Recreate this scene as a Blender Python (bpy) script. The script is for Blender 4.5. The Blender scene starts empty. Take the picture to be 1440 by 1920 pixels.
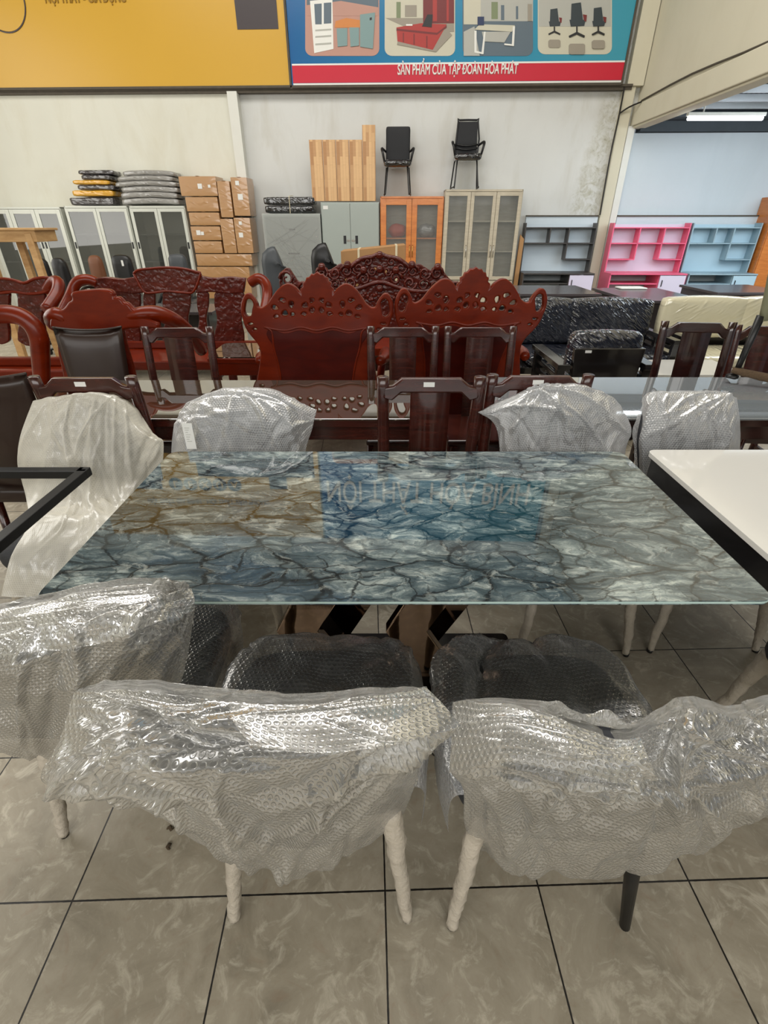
import bpy, bmesh, math, random
import numpy as np
from mathutils import Vector, Matrix, noise
from mathutils.geometry import tessellate_polygon
SC = bpy.context.scene
COL = SC.collection
PI = math.pi
# ------------------------------------------------------------------ camera
F_PX, EYE = 915.0, 1.47
TH = math.atan(540 / F_PX)
CT, ST = math.cos(TH), math.sin(TH)
cd = bpy.data.cameras.new('camera'); cam = bpy.data.objects.new('camera', cd); COL.objects.link(cam)
cd.sensor_fit = 'VERTICAL'; cd.sensor_height = 24.0; cd.lens = 24.0 * F_PX / 1920
cd.clip_start = 0.02
cam.location = (0, 0, EYE); cam.rotation_euler = (PI / 2 - TH, 0, 0)
SC.camera = cam
# ------------------------------------------------------------------ world, lights, exposure
w = bpy.data.worlds.new('world'); SC.world = w; w.use_nodes = True
wb = w.node_tree.nodes['Background']; wb.inputs[0].default_value = (0.86, 0.93, 1.0, 1); wb.inputs[1].default_value = 0.17
def area(name, loc, rot, sx, sy, power, col=(1, 1, 1)):
    l = bpy.data.lights.new(name, 'AREA'); l.shape = 'RECTANGLE'; l.size = sx; l.size_y = sy
    l.energy = power; l.color = col
    o = bpy.data.objects.new(name, l); COL.objects.link(o); o.location = loc; o.rotation_euler = rot
    return o
area('storefront_daylight', (-1.5, -3.9, 3.4), (math.radians(74), 0, 0), 11, 2.6, 250, (1.0, 0.98, 0.94))
area('roof_skylight', (-1.2, 5.0, 6.95), (math.radians(8), 0, 0), 9, 5, 480, (1.0, 0.97, 0.92))
area('left_daylight', (-7.8, 5.5, 3.0), (0, math.radians(-90), 0), 4.0, 5, 120, (1.0, 0.98, 0.94))  # area lamp giving daylight from the left, no doorway is modelled
area('annex_tube_light', (6.2, 6.6, 2.9), (math.radians(25), 0, 0), 4.0, 3.5, 190, (0.86, 0.94, 1.0))
SC.view_settings.view_transform = 'Standard'; SC.view_settings.look = 'None'
SC.view_settings.gamma = 1; SC.view_settings.use_curve_mapping = False
SC.view_settings.exposure = 0.5
SC.cycles.transparent_max_bounces = 14; SC.cycles.max_bounces = 8; SC.cycles.diffuse_bounces = 3; SC.cycles.glossy_bounces = 4
# ------------------------------------------------------------------ geometry of the view, used to measure the place
def _ray(px, py):
    u = (px - 720) / F_PX; v = (960 - py) / F_PX
    return u, CT + v * ST, -ST + v * CT
def at_y(px, py, Y):
    u, y, z = _ray(px, py); t = Y / y
    return Vector((u * t, Y, EYE + z * t))
def at_z(px, py, Z):
    u, y, z = _ray(px, py); t = (Z - EYE) / z
    return Vector((u * t, y * t, Z))
# ------------------------------------------------------------------ node helpers
def lin(c):
    return tuple(((x / 255) / 12.92 if x / 255 <= 0.04045 else ((x / 255 + 0.055) / 1.055) ** 2.4) for x in c) + (1,)
class NT:
    def __init__(s, name):
        s.m = bpy.data.materials.new(name); s.m.use_nodes = True; s.t = s.m.node_tree
        s.b = s.t.nodes['Principled BSDF']; s.out = s.t.nodes['Material Output']
    def n(s, typ, **kw):
        x = s.t.nodes.new(typ)
        for k, v in kw.items():
            if k.startswith('i_'):
                x.inputs[k[2:].replace('_', ' ')].default_value = v
            else: setattr(x, k, v)
        return x
    def l(s, a, b): s.t.links.new(a, b)
    def math(s, op, a, b=None, c=None, clamp=False):
        x = s.t.nodes.new('ShaderNodeMath'); x.operation = op; x.use_clamp = clamp
        for i, v in enumerate((a, b, c)):
            if v is None: continue
            if isinstance(v, (int, float)): x.inputs[i].default_value = v
            else: s.l(v, x.inputs[i])
        return x.outputs[0]
    def mix(s, f, a, b, mode='MIX'):
        x = s.t.nodes.new('ShaderNodeMix'); x.data_type = 'RGBA'; x.blend_type = mode
        for i, v in ((0, f), (6, a), (7, b)):
            if isinstance(v, (int, float)): x.inputs[i].default_value = v
            elif isinstance(v, tuple): x.inputs[i].default_value = v
            else: s.l(v, x.inputs[i])
        return x.outputs[2]
    def ramp(s, f, stops, interp='LINEAR'):
        x = s.t.nodes.new('ShaderNodeValToRGB'); x.color_ramp.interpolation = interp
        e = x.color_ramp.elements
        while len(e) < len(stops): e.new(0.5)
        for i, (p, c) in enumerate(stops):
            e[i].position = p; e[i].color = c if isinstance(c, tuple) else (c, c, c, 1)
        s.l(f, x.inputs[0]); return x.outputs[0]
    def coord(s, kind='Object', scale=(1, 1, 1), rot=(0, 0, 0), loc=(0, 0, 0)):
        tc = s.n('ShaderNodeTexCoord'); mp = s.n('ShaderNodeMapping')
        mp.inputs['Scale'].default_value = scale; mp.inputs['Rotation'].default_value = rot; mp.inputs['Location'].default_value = loc
        s.l(tc.outputs[kind], mp.inputs[0]); return mp.outputs[0]
    def noise(s, co, scale, detail=4, rough=0.55, dist=0.0, typ=None):
        x = s.n('ShaderNodeTexNoise'); 
        if typ: x.noise_type = typ
        x.inputs['Scale'].default_value = scale; x.inputs['Detail'].default_value = detail
        x.inputs['Roughness'].default_value = rough; x.inputs['Distortion'].default_value = dist
        s.l(co, x.inputs['Vector']); return x
    def bump(s, h, strength=0.3, dist=0.01, prev=None):
        x = s.n('ShaderNodeBump'); x.inputs['Strength'].default_value = strength; x.inputs['Distance'].default_value = dist
        s.l(h, x.inputs['Height'])
        if prev is not None: s.l(prev, x.inputs['Normal'])
        return x.outputs[0]
def plain(name, rgb, rough=0.5, metal=0.0, var=0.12, scale=6, bump=0.0, bscale=40, spec=0.5, coat=0.0, ior=1.5, stretch=(1, 1, 1)):
    """a plain coloured surface with a little procedural variation and relief"""
    s = NT(name); co = s.coord(scale=stretch)
    n = s.noise(co, scale, 5)
    c = lin(rgb); d = tuple(x * (1 - var) for x in c[:3]) + (1,)
    s.l(s.mix(n.outputs[0], c, d), s.b.inputs['Base Color'])
    s.b.inputs['Roughness'].default_value = rough; s.b.inputs['Metallic'].default_value = metal
    s.b.inputs['Specular IOR Level'].default_value = spec; s.b.inputs['IOR'].default_value = ior
    s.b.inputs['Coat Weight'].default_value = coat; s.b.inputs['Coat Roughness'].default_value = 0.08
    if bump:
        b = s.noise(co, bscale, 4); s.l(s.bump(b.outputs[0], bump, 0.01), s.b.inputs['Normal'])
    return s.m
def wood(name, dark, light, rough=0.3, scale=1.0, axis=(1, 8, 1), coat=0.4, blocks=False, relief=0.0, spec=0.5):
    s = NT(name); co = s.coord(scale=tuple(scale * a for a in axis))
    n = s.noise(co, 5, 6, 0.6, 0.6)
    f = s.ramp(n.outputs[0], [(0.3, 0.0), (0.7, 1.0)])
    col = s.mix(f, lin(dark), lin(light))
    if blocks:
        br = s.n('ShaderNodeTexBrick'); br.offset = 0.37; br.offset_frequency = 2
        br.inputs['Color1'].default_value = lin((222, 182, 130)); br.inputs['Color2'].default_value = lin((160, 108, 58))
        br.inputs['Mortar'].default_value = lin((150, 105, 60)); br.inputs['Mortar Size'].default_value = 0.001
        br.inputs['Brick Width'].default_value = 0.30; br.inputs['Row Height'].default_value = 0.045; br.inputs['Scale'].default_value = 1
        s.l(s.coord(rot=(PI / 2, 0, PI / 2), scale=(1, 1, 1)), br.inputs[0])
        # rows run up the board
        tc = s.n('ShaderNodeTexCoord'); sp = s.n('ShaderNodeSeparateXYZ'); cb = s.n('ShaderNodeCombineXYZ')
        s.l(tc.outputs['Object'], sp.inputs[0]); s.l(sp.outputs[2], cb.inputs[0]); s.l(sp.outputs[0], cb.inputs[1]); s.l(cb.outputs[0], br.inputs[0])
        col = s.mix(0.75, col, br.outputs[0])
    s.l(col, s.b.inputs['Base Color'])
    s.b.inputs['Roughness'].default_value = rough; s.b.inputs['Coat Weight'].default_value = coat; s.b.inputs['Specular IOR Level'].default_value = spec
    s.b.inputs['Coat Roughness'].default_value = 0.12
    prev = s.bump(n.outputs[0], 0.06, 0.004)
    if relief:
        c2 = s.coord(); v = s.n('ShaderNodeTexVoronoi', feature='SMOOTH_F1'); v.inputs['Scale'].default_value = 30
        w2 = s.noise(c2, 9, 3); vm = s.n('ShaderNodeVectorMath', operation='MULTIPLY_ADD')
        s.l(w2.outputs[1], vm.inputs[0]); vm.inputs[1].default_value = (0.12, 0.12, 0.12); s.l(c2, vm.inputs[2]); s.l(vm.outputs[0], v.inputs['Vector'])
        prev = s.bump(v.outputs['Distance'], relief, 0.014, prev)
    s.l(prev, s.b.inputs['Normal'])
    return s.m
def glass(name, rgb=(235, 242, 240), alpha=0.2, rough=0.03, ior=1.5):
    s = NT(name); tr = s.n('ShaderNodeBsdfTransparent'); mx = s.n('ShaderNodeMixShader')
    s.b.inputs['Base Color'].default_value = lin(rgb); s.b.inputs['Roughness'].default_value = rough; s.b.inputs['IOR'].default_value = ior
    lw = s.n('ShaderNodeLayerWeight'); lw.inputs[0].default_value = 0.35
    s.l(s.math('MULTIPLY_ADD', lw.outputs['Fresnel'], 0.6, alpha, True), mx.inputs[0])
    s.l(tr.outputs[0], mx.inputs[1]); s.l(s.b.outputs[0], mx.inputs[2]); s.l(mx.outputs[0], s.out.inputs[0])
    return s.m
def bubble_wrap(name, rgb=(232, 231, 224), alpha=0.5, pitch=0.014, wrinkle=0.6, bub=0.6, rough=0.28, wscale=9, gloss=0.55):
    """translucent air cushion film: a hexagonal lattice of domes with brighter rims, creased"""
    s = NT(name); tc = s.n('ShaderNodeTexCoord'); sp = s.n('ShaderNodeSeparateXYZ')
    nz = s.noise(tc.outputs['UV'], 6, 2)
    vm = s.n('ShaderNodeVectorMath', operation='MULTIPLY_ADD'); s.l(nz.outputs[1], vm.inputs[0]); vm.inputs[1].default_value = (0.03, 0.03, 0); s.l(tc.outputs['UV'], vm.inputs[2])
    s.l(vm.outputs[0], sp.inputs[0])
    x = s.math('DIVIDE', sp.outputs[0], pitch); y = s.math('DIVIDE', sp.outputs[1], pitch * 1.732)
    def dd(ox):
        fx = s.math('SUBTRACT', s.math('FRACT', s.math('ADD', x, ox)), 0.5)
        fy = s.math('MULTIPLY', s.math('SUBTRACT', s.math('FRACT', s.math('ADD', y, ox)), 0.5), 1.732)
        return s.math('SQRT', s.math('ADD', s.math('MULTIPLY', fx, fx), s.math('MULTIPLY', fy, fy)))
    d = s.math('MINIMUM', dd(0.0), dd(0.5))
    dome = s.ramp(d, [(0.0, 1.0), (0.25, 0.85), (0.40, 0.0), (1.0, 0.0)], 'EASE')
    rim = s.ramp(d, [(0.24, 0.0), (0.37, 1.0), (0.44, 0.5), (0.55, 0.35)])
    co = s.coord('Object'); cs = s.coord('UV', scale=(1, 0.35, 1), rot=(0, 0, 0.35))
    big = s.noise(co, wscale, 3, 0.5, 1.0, 'RIDGED_MULTIFRACTAL'); fine = s.noise(cs, wscale * 5, 4, 0.6, 1.2, 'RIDGED_MULTIFRACTAL')
    b1 = s.bump(big.outputs[0], wrinkle * 0.6, 0.010)
    b2 = s.bump(fine.outputs[0], wrinkle * 0.55, 0.004, b1)
    b3 = s.bump(dome, bub, 0.003, b2)
    s.b.inputs['Base Color'].default_value = lin(rgb); s.b.inputs['Roughness'].default_value = 0.6
    s.b.inputs['Specular IOR Level'].default_value = 0.2; s.l(b3, s.b.inputs['Normal'])
    trl = s.n('ShaderNodeBsdfTranslucent'); trl.inputs[0].default_value = lin(rgb); s.l(b3, trl.inputs[1])
    m1 = s.n('ShaderNodeMixShader'); m1.inputs[0].default_value = 0.3; s.l(s.b.outputs[0], m1.inputs[1]); s.l(trl.outputs[0], m1.inputs[2])
    lw = s.n('ShaderNodeLayerWeight'); lw.inputs[0].default_value = 0.4
    var = s.noise(co, 6, 4); ridge = s.ramp(fine.outputs[0], [(0.55, 0.0), (1.1, 1.0)])
    a = s.math('MULTIPLY_ADD', lw.outputs['Facing'], 0.5, alpha - 0.26)
    a = s.math('MULTIPLY_ADD', rim, 0.16, a); a = s.math('MULTIPLY_ADD', ridge, 0.12, a); a = s.math('MULTIPLY_ADD', s.ramp(var.outputs[0], [(0.3, 0.0), (0.7, 1.0)]), 0.22, a, True)
    tr = s.n('ShaderNodeBsdfTransparent'); m2 = s.n('ShaderNodeMixShader')
    s.l(a, m2.inputs[0]); s.l(tr.outputs[0], m2.inputs[1]); s.l(m1.outputs[0], m2.inputs[2])
    gl = s.n('ShaderNodeBsdfGlossy'); gl.inputs['Roughness'].default_value = rough * 0.75; s.l(b3, gl.inputs['Normal'])
    fr = s.n('ShaderNodeFresnel'); fr.inputs[0].default_value = 1.7; s.l(b3, fr.inputs[1])
    m3 = s.n('ShaderNodeMixShader'); s.l(s.math('MULTIPLY', fr.outputs[0], gloss, None, True), m3.inputs[0]); s.l(m2.outputs[0], m3.inputs[1]); s.l(gl.outputs[0], m3.inputs[2]); s.l(m3.outputs[0], s.out.inputs[0])
    return s.m
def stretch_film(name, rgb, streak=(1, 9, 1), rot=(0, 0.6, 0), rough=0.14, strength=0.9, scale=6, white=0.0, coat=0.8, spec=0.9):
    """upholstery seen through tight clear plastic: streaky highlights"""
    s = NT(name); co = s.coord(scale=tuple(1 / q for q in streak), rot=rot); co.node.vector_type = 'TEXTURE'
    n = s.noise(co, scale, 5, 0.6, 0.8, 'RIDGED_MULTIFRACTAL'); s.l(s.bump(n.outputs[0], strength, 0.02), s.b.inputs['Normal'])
    s.l(s.mix(s.ramp(n.outputs[0], [(0.55, 0.0), (1.0, 1.0)]), lin(rgb), tuple(x * (1 - white) + white * 0.75 for x in lin(rgb)[:3]) + (1,)), s.b.inputs['Base Color'])  # white paints pale highlight streaks into the base colour along the film ridges
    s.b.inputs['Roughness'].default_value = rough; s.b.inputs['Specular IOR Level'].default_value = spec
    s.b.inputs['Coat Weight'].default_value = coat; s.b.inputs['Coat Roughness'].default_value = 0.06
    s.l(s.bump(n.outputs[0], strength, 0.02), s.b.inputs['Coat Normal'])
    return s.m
# ------------------------------------------------------------------ mesh builder
class MB:
    def __init__(s, off=(0, 0, 0)):
        s.v = []; s.f = []; s.mi = []; s.cur = 0; s.off = Vector(off); s.uv = None
    def add(s, vs, fs):
        b = len(s.v); s.v += [tuple(Vector(p) - s.off) for p in vs]
        s.f += [tuple(i + b for i in f) for f in fs]; s.mi += [s.cur] * len(fs)
        return s
    def box(s, x0, x1, y0, y1, z0, z1, M=None):
        vs = [Vector((x, y, z)) for z in (z0, z1) for y in (y0, y1) for x in (x0, x1)]
        if M is not None: vs = [M @ p for p in vs]
        return s.add(vs, [(0, 2, 3, 1), (4, 5, 7, 6), (0, 1, 5, 4), (2, 6, 7, 3), (0, 4, 6, 2), (1, 3, 7, 5)])
    def bar(s, a, b, wx, wy, up=(0, 0, 1)):
        a, b = Vector(a), Vector(b); d = (b - a).normalized(); x = d.cross(Vector(up))
        if x.length < 1e-4: x = d.cross(Vector((0, 1, 0)))
        x.normalize(); y = x.cross(d)
        vs = [p + x * i * wx / 2 + y * j * wy / 2 for p in (a, b) for j in (-1, 1) for i in (-1, 1)]
        return s.add(vs, [(0, 2, 3, 1), (4, 5, 7, 6), (0, 1, 5, 4), (2, 6, 7, 3), (0, 4, 6, 2), (1, 3, 7, 5)])
    def tube(s, pts, r, n=10, flat=1.0, cap=True, smooth=3, seed=None, wob=0.0):
        pts = [Vector(p) for p in pts]; rr = list(r) if hasattr(r, '__len__') else [r] * len(pts)
        if len(rr) != len(pts): rr = [rr[0] + (rr[-1] - rr[0]) * i / (len(pts) - 1) for i in range(len(pts))]
        if smooth > 1 and len(pts) > 2:
            P, R = [], []
            for i in range(len(pts) - 1):
                p0, p1, p2, p3 = pts[max(i - 1, 0)], pts[i], pts[i + 1], pts[min(i + 2, len(pts) - 1)]
                for k in range(smooth):
                    t = k / smooth
                    P.append(0.5 * ((2 * p1) + (p2 - p0) * t + (2 * p0 - 5 * p1 + 4 * p2 - p3) * t * t + (3 * p1 - p0 - 3 * p2 + p3) * t ** 3))
                    R.append(rr[i] + (rr[i + 1] - rr[i]) * t)
            P.append(pts[-1]); R.append(rr[-1]); pts, rr = P, R
        vs, fs = [], []; prev = None; rnd = random.Random(seed or 0)
        for i, p in enumerate(pts):
            d = (pts[min(i + 1, len(pts) - 1)] - pts[max(i - 1, 0)])
            d = d.normalized() if d.length > 1e-9 else Vector((0, 0, 1))
            if prev is None:
                x = d.cross(Vector((0, 0, 1)) if abs(d.z) < 0.9 else Vector((0, 1, 0)))
            else: x = prev - d * prev.dot(d)
            x.normalize(); prev = x; y = d.cross(x)
            for k in range(n):
                a = 2 * PI * k / n; q = rr[i] * (1 + wob * (rnd.random() - 0.5))
                vs.append(p + x * math.cos(a) * q + y * math.sin(a) * q * flat)
        for i in range(len(pts) - 1):
            for k in range(n):
                fs.append((i * n + k, i * n + (k + 1) % n, (i + 1) * n + (k + 1) % n, (i + 1) * n + k))
        if cap:
            fs.append(tuple(reversed(range(n)))); fs.append(tuple((len(pts) - 1) * n + k for k in range(n)))
        return s.add(vs, fs)
    def prism(s, poly, a, b, axis='y'):
        """poly of 2D points (x,z) extruded from y=a to y=b (or (x,y) along z, (y,z) along x)"""
        def P(p, t): return {'y': (p[0], t, p[1]), 'z': (p[0], p[1], t), 'x': (t, p[0], p[1])}[axis]
        n = len(poly); vs = [P(p, a) for p in poly] + [P(p, b) for p in poly]
        tri = tessellate_polygon([[Vector((p[0], p[1], 0)) for p in poly]])
        fs = [tuple(t) for t in tri] + [tuple(i + n for i in reversed(t)) for t in tri]
        fs += [(i, (i + 1) % n, (i + 1) % n + n, i + n) for i in range(n)]
        return s.add(vs, fs)
    def lathe(s, prof, c=(0, 0, 0), n=20):
        c = Vector(c); vs = [c + Vector((r * math.cos(2 * PI * k / n), r * math.sin(2 * PI * k / n), z)) for r, z in prof for k in range(n)]
        fs = [(i * n + k, i * n + (k + 1) % n, (i + 1) * n + (k + 1) % n, (i + 1) * n + k) for i in range(len(prof) - 1) for k in range(n)]
        fs += [tuple(reversed(range(n))), tuple((len(prof) - 1) * n + k for k in range(n))]
        return s.add(vs, fs)
    def soft(s, x0, x1, y0, y1, z0, z1, r=0.04, M=None, n=10, puff=0.0):
        """soft box (cushion): subdivided box squashed to a superellipsoid-like shape"""
        c = Vector(((x0 + x1) / 2, (y0 + y1) / 2, (z0 + z1) / 2)); h = Vector(((x1 - x0) / 2, (y1 - y0) / 2, (z1 - z0) / 2))
        for ax in range(3):
            for sg in (-1, 1):
                vs = []
                for i in range(n + 1):
                    for j in range(n + 1):
                        q = [0, 0, 0]; a = -1 + 2 * i / n; b = -1 + 2 * j / n
                        a = math.sin(a * PI / 2) * 0.5 + a * 0.5; b = math.sin(b * PI / 2) * 0.5 + b * 0.5
                        q[ax] = sg; q[(ax + 1) % 3] = a; q[(ax + 2) % 3] = b
                        p = Vector((q[0] * h.x, q[1] * h.y, q[2] * h.z)); inn = Vector([max(-h[k] + r, min(h[k] - r, p[k])) if h[k] > r else 0 for k in range(3)])
                        d = p - inn; 
                        if d.length > 1e-9: p = inn + d.normalized() * min(r, max(h))
                        if puff: p += Vector([p[k] / h[k] * puff * (1 - (q[(k + 1) % 3]) ** 2) * (1 - (q[(k + 2) % 3]) ** 2) for k in range(3)])
                        p = p + c; vs.append(M @ p if M is not None else p)
                fs = []
                for i in range(n):
                    for j in range(n):
                        a = i * (n + 1) + j; f = (a, a + n + 1, a + n + 2, a + 1)
                        fs.append(f if sg > 0 else f[::-1])
                s.add(vs, fs)
        return s
    def build(s, name, mat, parent=None, smooth=False, bevel=0.0, uv=None, weld=False, loc=None, rotz=0.0, auto=None):
        me = bpy.data.meshes.new(name); me.from_pydata(s.v, [], s.f)
        for m in (mat if isinstance(mat, (list, tuple)) else [mat]): me.materials.append(m)
        if max(s.mi, default=0): me.polygons.foreach_set('material_index', s.mi)
        bm = bmesh.new(); bm.from_mesh(me)
        if weld: bmesh.ops.remove_doubles(bm, verts=bm.verts, dist=1e-4)
        if uv is None: bmesh.ops.recalc_face_normals(bm, faces=bm.faces)
        bm.to_mesh(me); bm.free()
        if uv is not None:
            ul = me.uv_layers.new(name='UVMap'); li = np.empty(len(me.loops), dtype=np.int32); me.loops.foreach_get('vertex_index', li)
            ul.data.foreach_set('uv', np.asarray(uv, dtype=np.float32)[li].ravel())
        if smooth: me.polygons.foreach_set('use_smooth', [True] * len(me.polygons))
        o = bpy.data.objects.new(name, me); COL.objects.link(o)
        if parent is not None: o.parent = parent
        if loc is not None: o.location = loc
        o.rotation_euler.z = rotz
        if bevel:
            b = o.modifiers.new('bevel', 'BEVEL'); b.width = bevel; b.segments = 2; b.limit_method = 'ANGLE'; b.angle_limit = 0.7
        if auto is not None:
            me.polygons.foreach_set('use_smooth', [True] * len(me.polygons)); me.set_sharp_from_angle(angle=auto)
        return o
def tag(o, label, cat, group=None):
    o['label'] = label; o['category'] = cat
    if group: o['group'] = group
    return o
def struct(o): o['kind'] = 'structure'; return o
def thing(name, label, cat, loc=(0, 0, 0), rotz=0.0, group=None):
    o = bpy.data.objects.new(name, None); COL.objects.link(o); o.location = loc; o.rotation_euler.z = rotz
    o.empty_display_size = 0.1
    return tag(o, label, cat, group)
def copy_tree(o, parent=None):
    c = o.copy(); COL.objects.link(c); c.parent = parent
    for ch in [x for x in bpy.data.objects if x.parent == o]: copy_tree(ch, c)
    return c
def again(src, label, loc, rotz=None, group=None):
    c = copy_tree(src); c.location = loc; c['label'] = label
    if rotz is not None: c.rotation_euler.z = rotz
    if group: c['group'] = group
    return c
def fret(name, outline, holes, y0, y1, mat, parent=None, bevel=0.006, off=(0, 0, 0), smooth_outline=True, res=4):
    """board cut to an outline (x,z) with holes cut right through it, rounded arrises"""
    cu = bpy.data.curves.new(name, 'CURVE'); cu.dimensions = '2D'; cu.fill_mode = 'BOTH'; cu.resolution_u = res
    cu.extrude = abs(y1 - y0) / 2 - bevel; cu.bevel_depth = bevel; cu.bevel_resolution = 1; cu.offset = -bevel
    for pts in [outline] + holes:
        sp = cu.splines.new('BEZIER'); sp.bezier_points.add(len(pts) - 1); sp.use_cyclic_u = True
        for bp, p in zip(sp.bezier_points, pts):
            bp.co = (p[0] - off[0], p[1] - off[2], 0)
            h = 'AUTO' if len(p) < 3 else 'VECTOR'
            bp.handle_left_type = h; bp.handle_right_type = h
    tmp = bpy.data.objects.new(name, cu); COL.objects.link(tmp)
    dg = bpy.context.evaluated_depsgraph_get(); me = bpy.data.meshes.new_from_object(tmp.evaluated_get(dg))
    bpy.data.objects.remove(tmp); bpy.data.curves.remove(cu)
    me.transform(Matrix.Translation((0, (y0 + y1) / 2 - off[1], 0)) @ Matrix.Rotation(PI / 2, 4, 'X'))
    me.materials.clear(); me.materials.append(mat); me.name = name
    o = bpy.data.objects.new(name, me); COL.objects.link(o)
    if parent is not None: o.parent = parent
    return o
def text(name, body, size, loc, mat, parent=None, xs=1.0, rot=(PI / 2, 0, 0), bold=0.0, ext=0.003, align='CENTER'):
    cu = bpy.data.curves.new(name, 'FONT'); cu.body = body; cu.size = size; cu.align_x = align; cu.extrude = ext; cu.bevel_depth = bold; cu.bevel_resolution = 0
    tmp = bpy.data.objects.new(name, cu); COL.objects.link(tmp)
    dg = bpy.context.evaluated_depsgraph_get(); me = bpy.data.meshes.new_from_object(tmp.evaluated_get(dg))
    bpy.data.objects.remove(tmp); bpy.data.curves.remove(cu)
    me.transform(Matrix.Diagonal((xs, 1, 1, 1))); me.materials.clear(); me.materials.append(mat)
    o = bpy.data.objects.new(name, me); COL.objects.link(o); o.rotation_euler = rot; o.location = loc
    if parent is not None: o.parent = parent
    return o
# ------------------------------------------------------------------ materials
def tile_floor():
    s = NT('tiled_floor'); p0 = at_z(722, 1670, 0); W = 0.3945
    tc = s.n('ShaderNodeTexCoord'); mp = s.n('ShaderNodeMapping'); mp.vector_type = 'TEXTURE'
    mp.inputs['Location'].default_value = (p0.x, p0.y, 0); mp.inputs['Rotation'].default_value = (0, 0, math.radians(1.62)); mp.inputs['Scale'].default_value = (W, W, 1)
    s.l(tc.outputs['Object'], mp.inputs[0]); sp = s.n('ShaderNodeSeparateXYZ'); s.l(mp.outputs[0], sp.inputs[0])
    def edge(o): return s.math('ABSOLUTE', s.math('SUBTRACT', s.math('FRACT', s.math('ADD', o, 0.5)), 0.5))
    e = s.math('MINIMUM', edge(sp.outputs[0]), edge(sp.outputs[1]))
    wn = s.noise(tc.outputs['Object'], 60, 2)
    g = s.math('LESS_THAN', e, s.math('MULTIPLY_ADD', wn.outputs[0], 0.004, 0.0035))
    # every tile shifts the marbling, as the print differs from tile to tile
    fl = s.n('ShaderNodeVectorMath', operation='FLOOR'); ad = s.n('ShaderNodeVectorMath', operation='ADD'); s.l(mp.outputs[0], ad.inputs[0]); ad.inputs[1].default_value = (0, 0, 0)
    s.l(ad.outputs[0], fl.inputs[0]); wt = s.n('ShaderNodeTexWhiteNoise'); s.l(fl.outputs[0], wt.inputs[0])
    sh = s.n('ShaderNodeVectorMath', operation='MULTIPLY_ADD'); s.l(wt.outputs[1], sh.inputs[0]); sh.inputs[1].default_value = (7, 7, 7); s.l(tc.outputs['Object'], sh.inputs[2])
    n1 = s.noise(sh.outputs[0], 5.5, 8, 0.68, 0.9); n2 = s.noise(sh.outputs[0], 13, 8, 0.68, 1.4)
    c = s.ramp(n1.outputs[0], [(0.25, lin((126, 118, 102))), (0.45, lin((152, 143, 125))), (0.62, lin((166, 157, 139))), (0.8, lin((190, 182, 164)))])
    c = s.mix(s.ramp(n2.outputs[0], [(0.52, 0.0), (0.66, 0.55)]), c, lin((206, 198, 180)))
    c = s.mix(s.ramp(n2.outputs[0], [(0.25, 0.4), (0.42, 0.0)]), c, lin((138, 108, 86)))
    n3 = s.noise(tc.outputs['Object'], 1.3, 4); c = s.mix(s.ramp(n3.outputs[0], [(0.45, 0.0), (0.75, 0.25)]), c, lin((120, 112, 96)))
    s.l(s.mix(g, c, lin((26, 22, 18))), s.b.inputs['Base Color'])
    s.l(s.math('MULTIPLY_ADD', n2.outputs[0], 0.25, 0.28), s.b.inputs['Roughness'])
    b = s.bump(n2.outputs[0], 0.12, 0.004); gi = s.math('SUBTRACT', 1.0, g); s.l(s.bump(gi, 0.5, 0.002, b), s.b.inputs['Normal'])
    return s.m
def plaster(name, rgb, stain, dirt=0.5, mould=False):
    s = NT(name); co = s.coord(); st = s.coord(scale=(1.0, 1, 0.3))
    n1 = s.noise(co, 1.2, 6, 0.6); n2 = s.noise(st, 2.2, 9, 0.62, 0.4)
    c = s.mix(s.ramp(n2.outputs[0], [(0.48, 0.0), (0.78, dirt)]), lin(rgb), lin(stain))
    c = s.mix(s.ramp(n1.outputs[0], [(0.35, 0.0), (0.7, 0.35)]), c, tuple(x * 0.86 for x in lin(rgb)[:3]) + (1,))
    if mould:
        # the damp, peeling band beside the right hand pilaster
        sp = s.n('ShaderNodeSeparateXYZ'); s.l(co, sp.inputs[0])
        dx = s.math('ABSOLUTE', s.math('SUBTRACT', sp.outputs[0], s.math('MULTIPLY_ADD', sp.outputs[2], 0.2, -0.70)))
        band = s.ramp(dx, [(0.0, 1.0), (0.2, 0.7), (0.36, 0.0)])
        nm = s.noise(co, 7, 8, 0.72, 0.5)
        mm = s.math('MULTIPLY', band, s.ramp(nm.outputs[0], [(0.44, 0.0), (0.60, 1.0)]))
        c = s.mix(s.math('MULTIPLY', mm, 0.6), c, lin((158, 152, 122)))
        nm2 = s.noise(co, 26, 6, 0.7); c = s.mix(s.math('MULTIPLY', mm, s.ramp(nm2.outputs[0], [(0.52, 0.0), (0.66, 0.6)])), c, lin((104, 98, 78)))
    s.l(c, s.b.inputs['Base Color']); s.b.inputs['Roughness'].default_value = 0.85
    s.l(s.bump(n1.outputs[0], 0.15, 0.02), s.b.inputs['Normal'])
    return s.m
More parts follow.
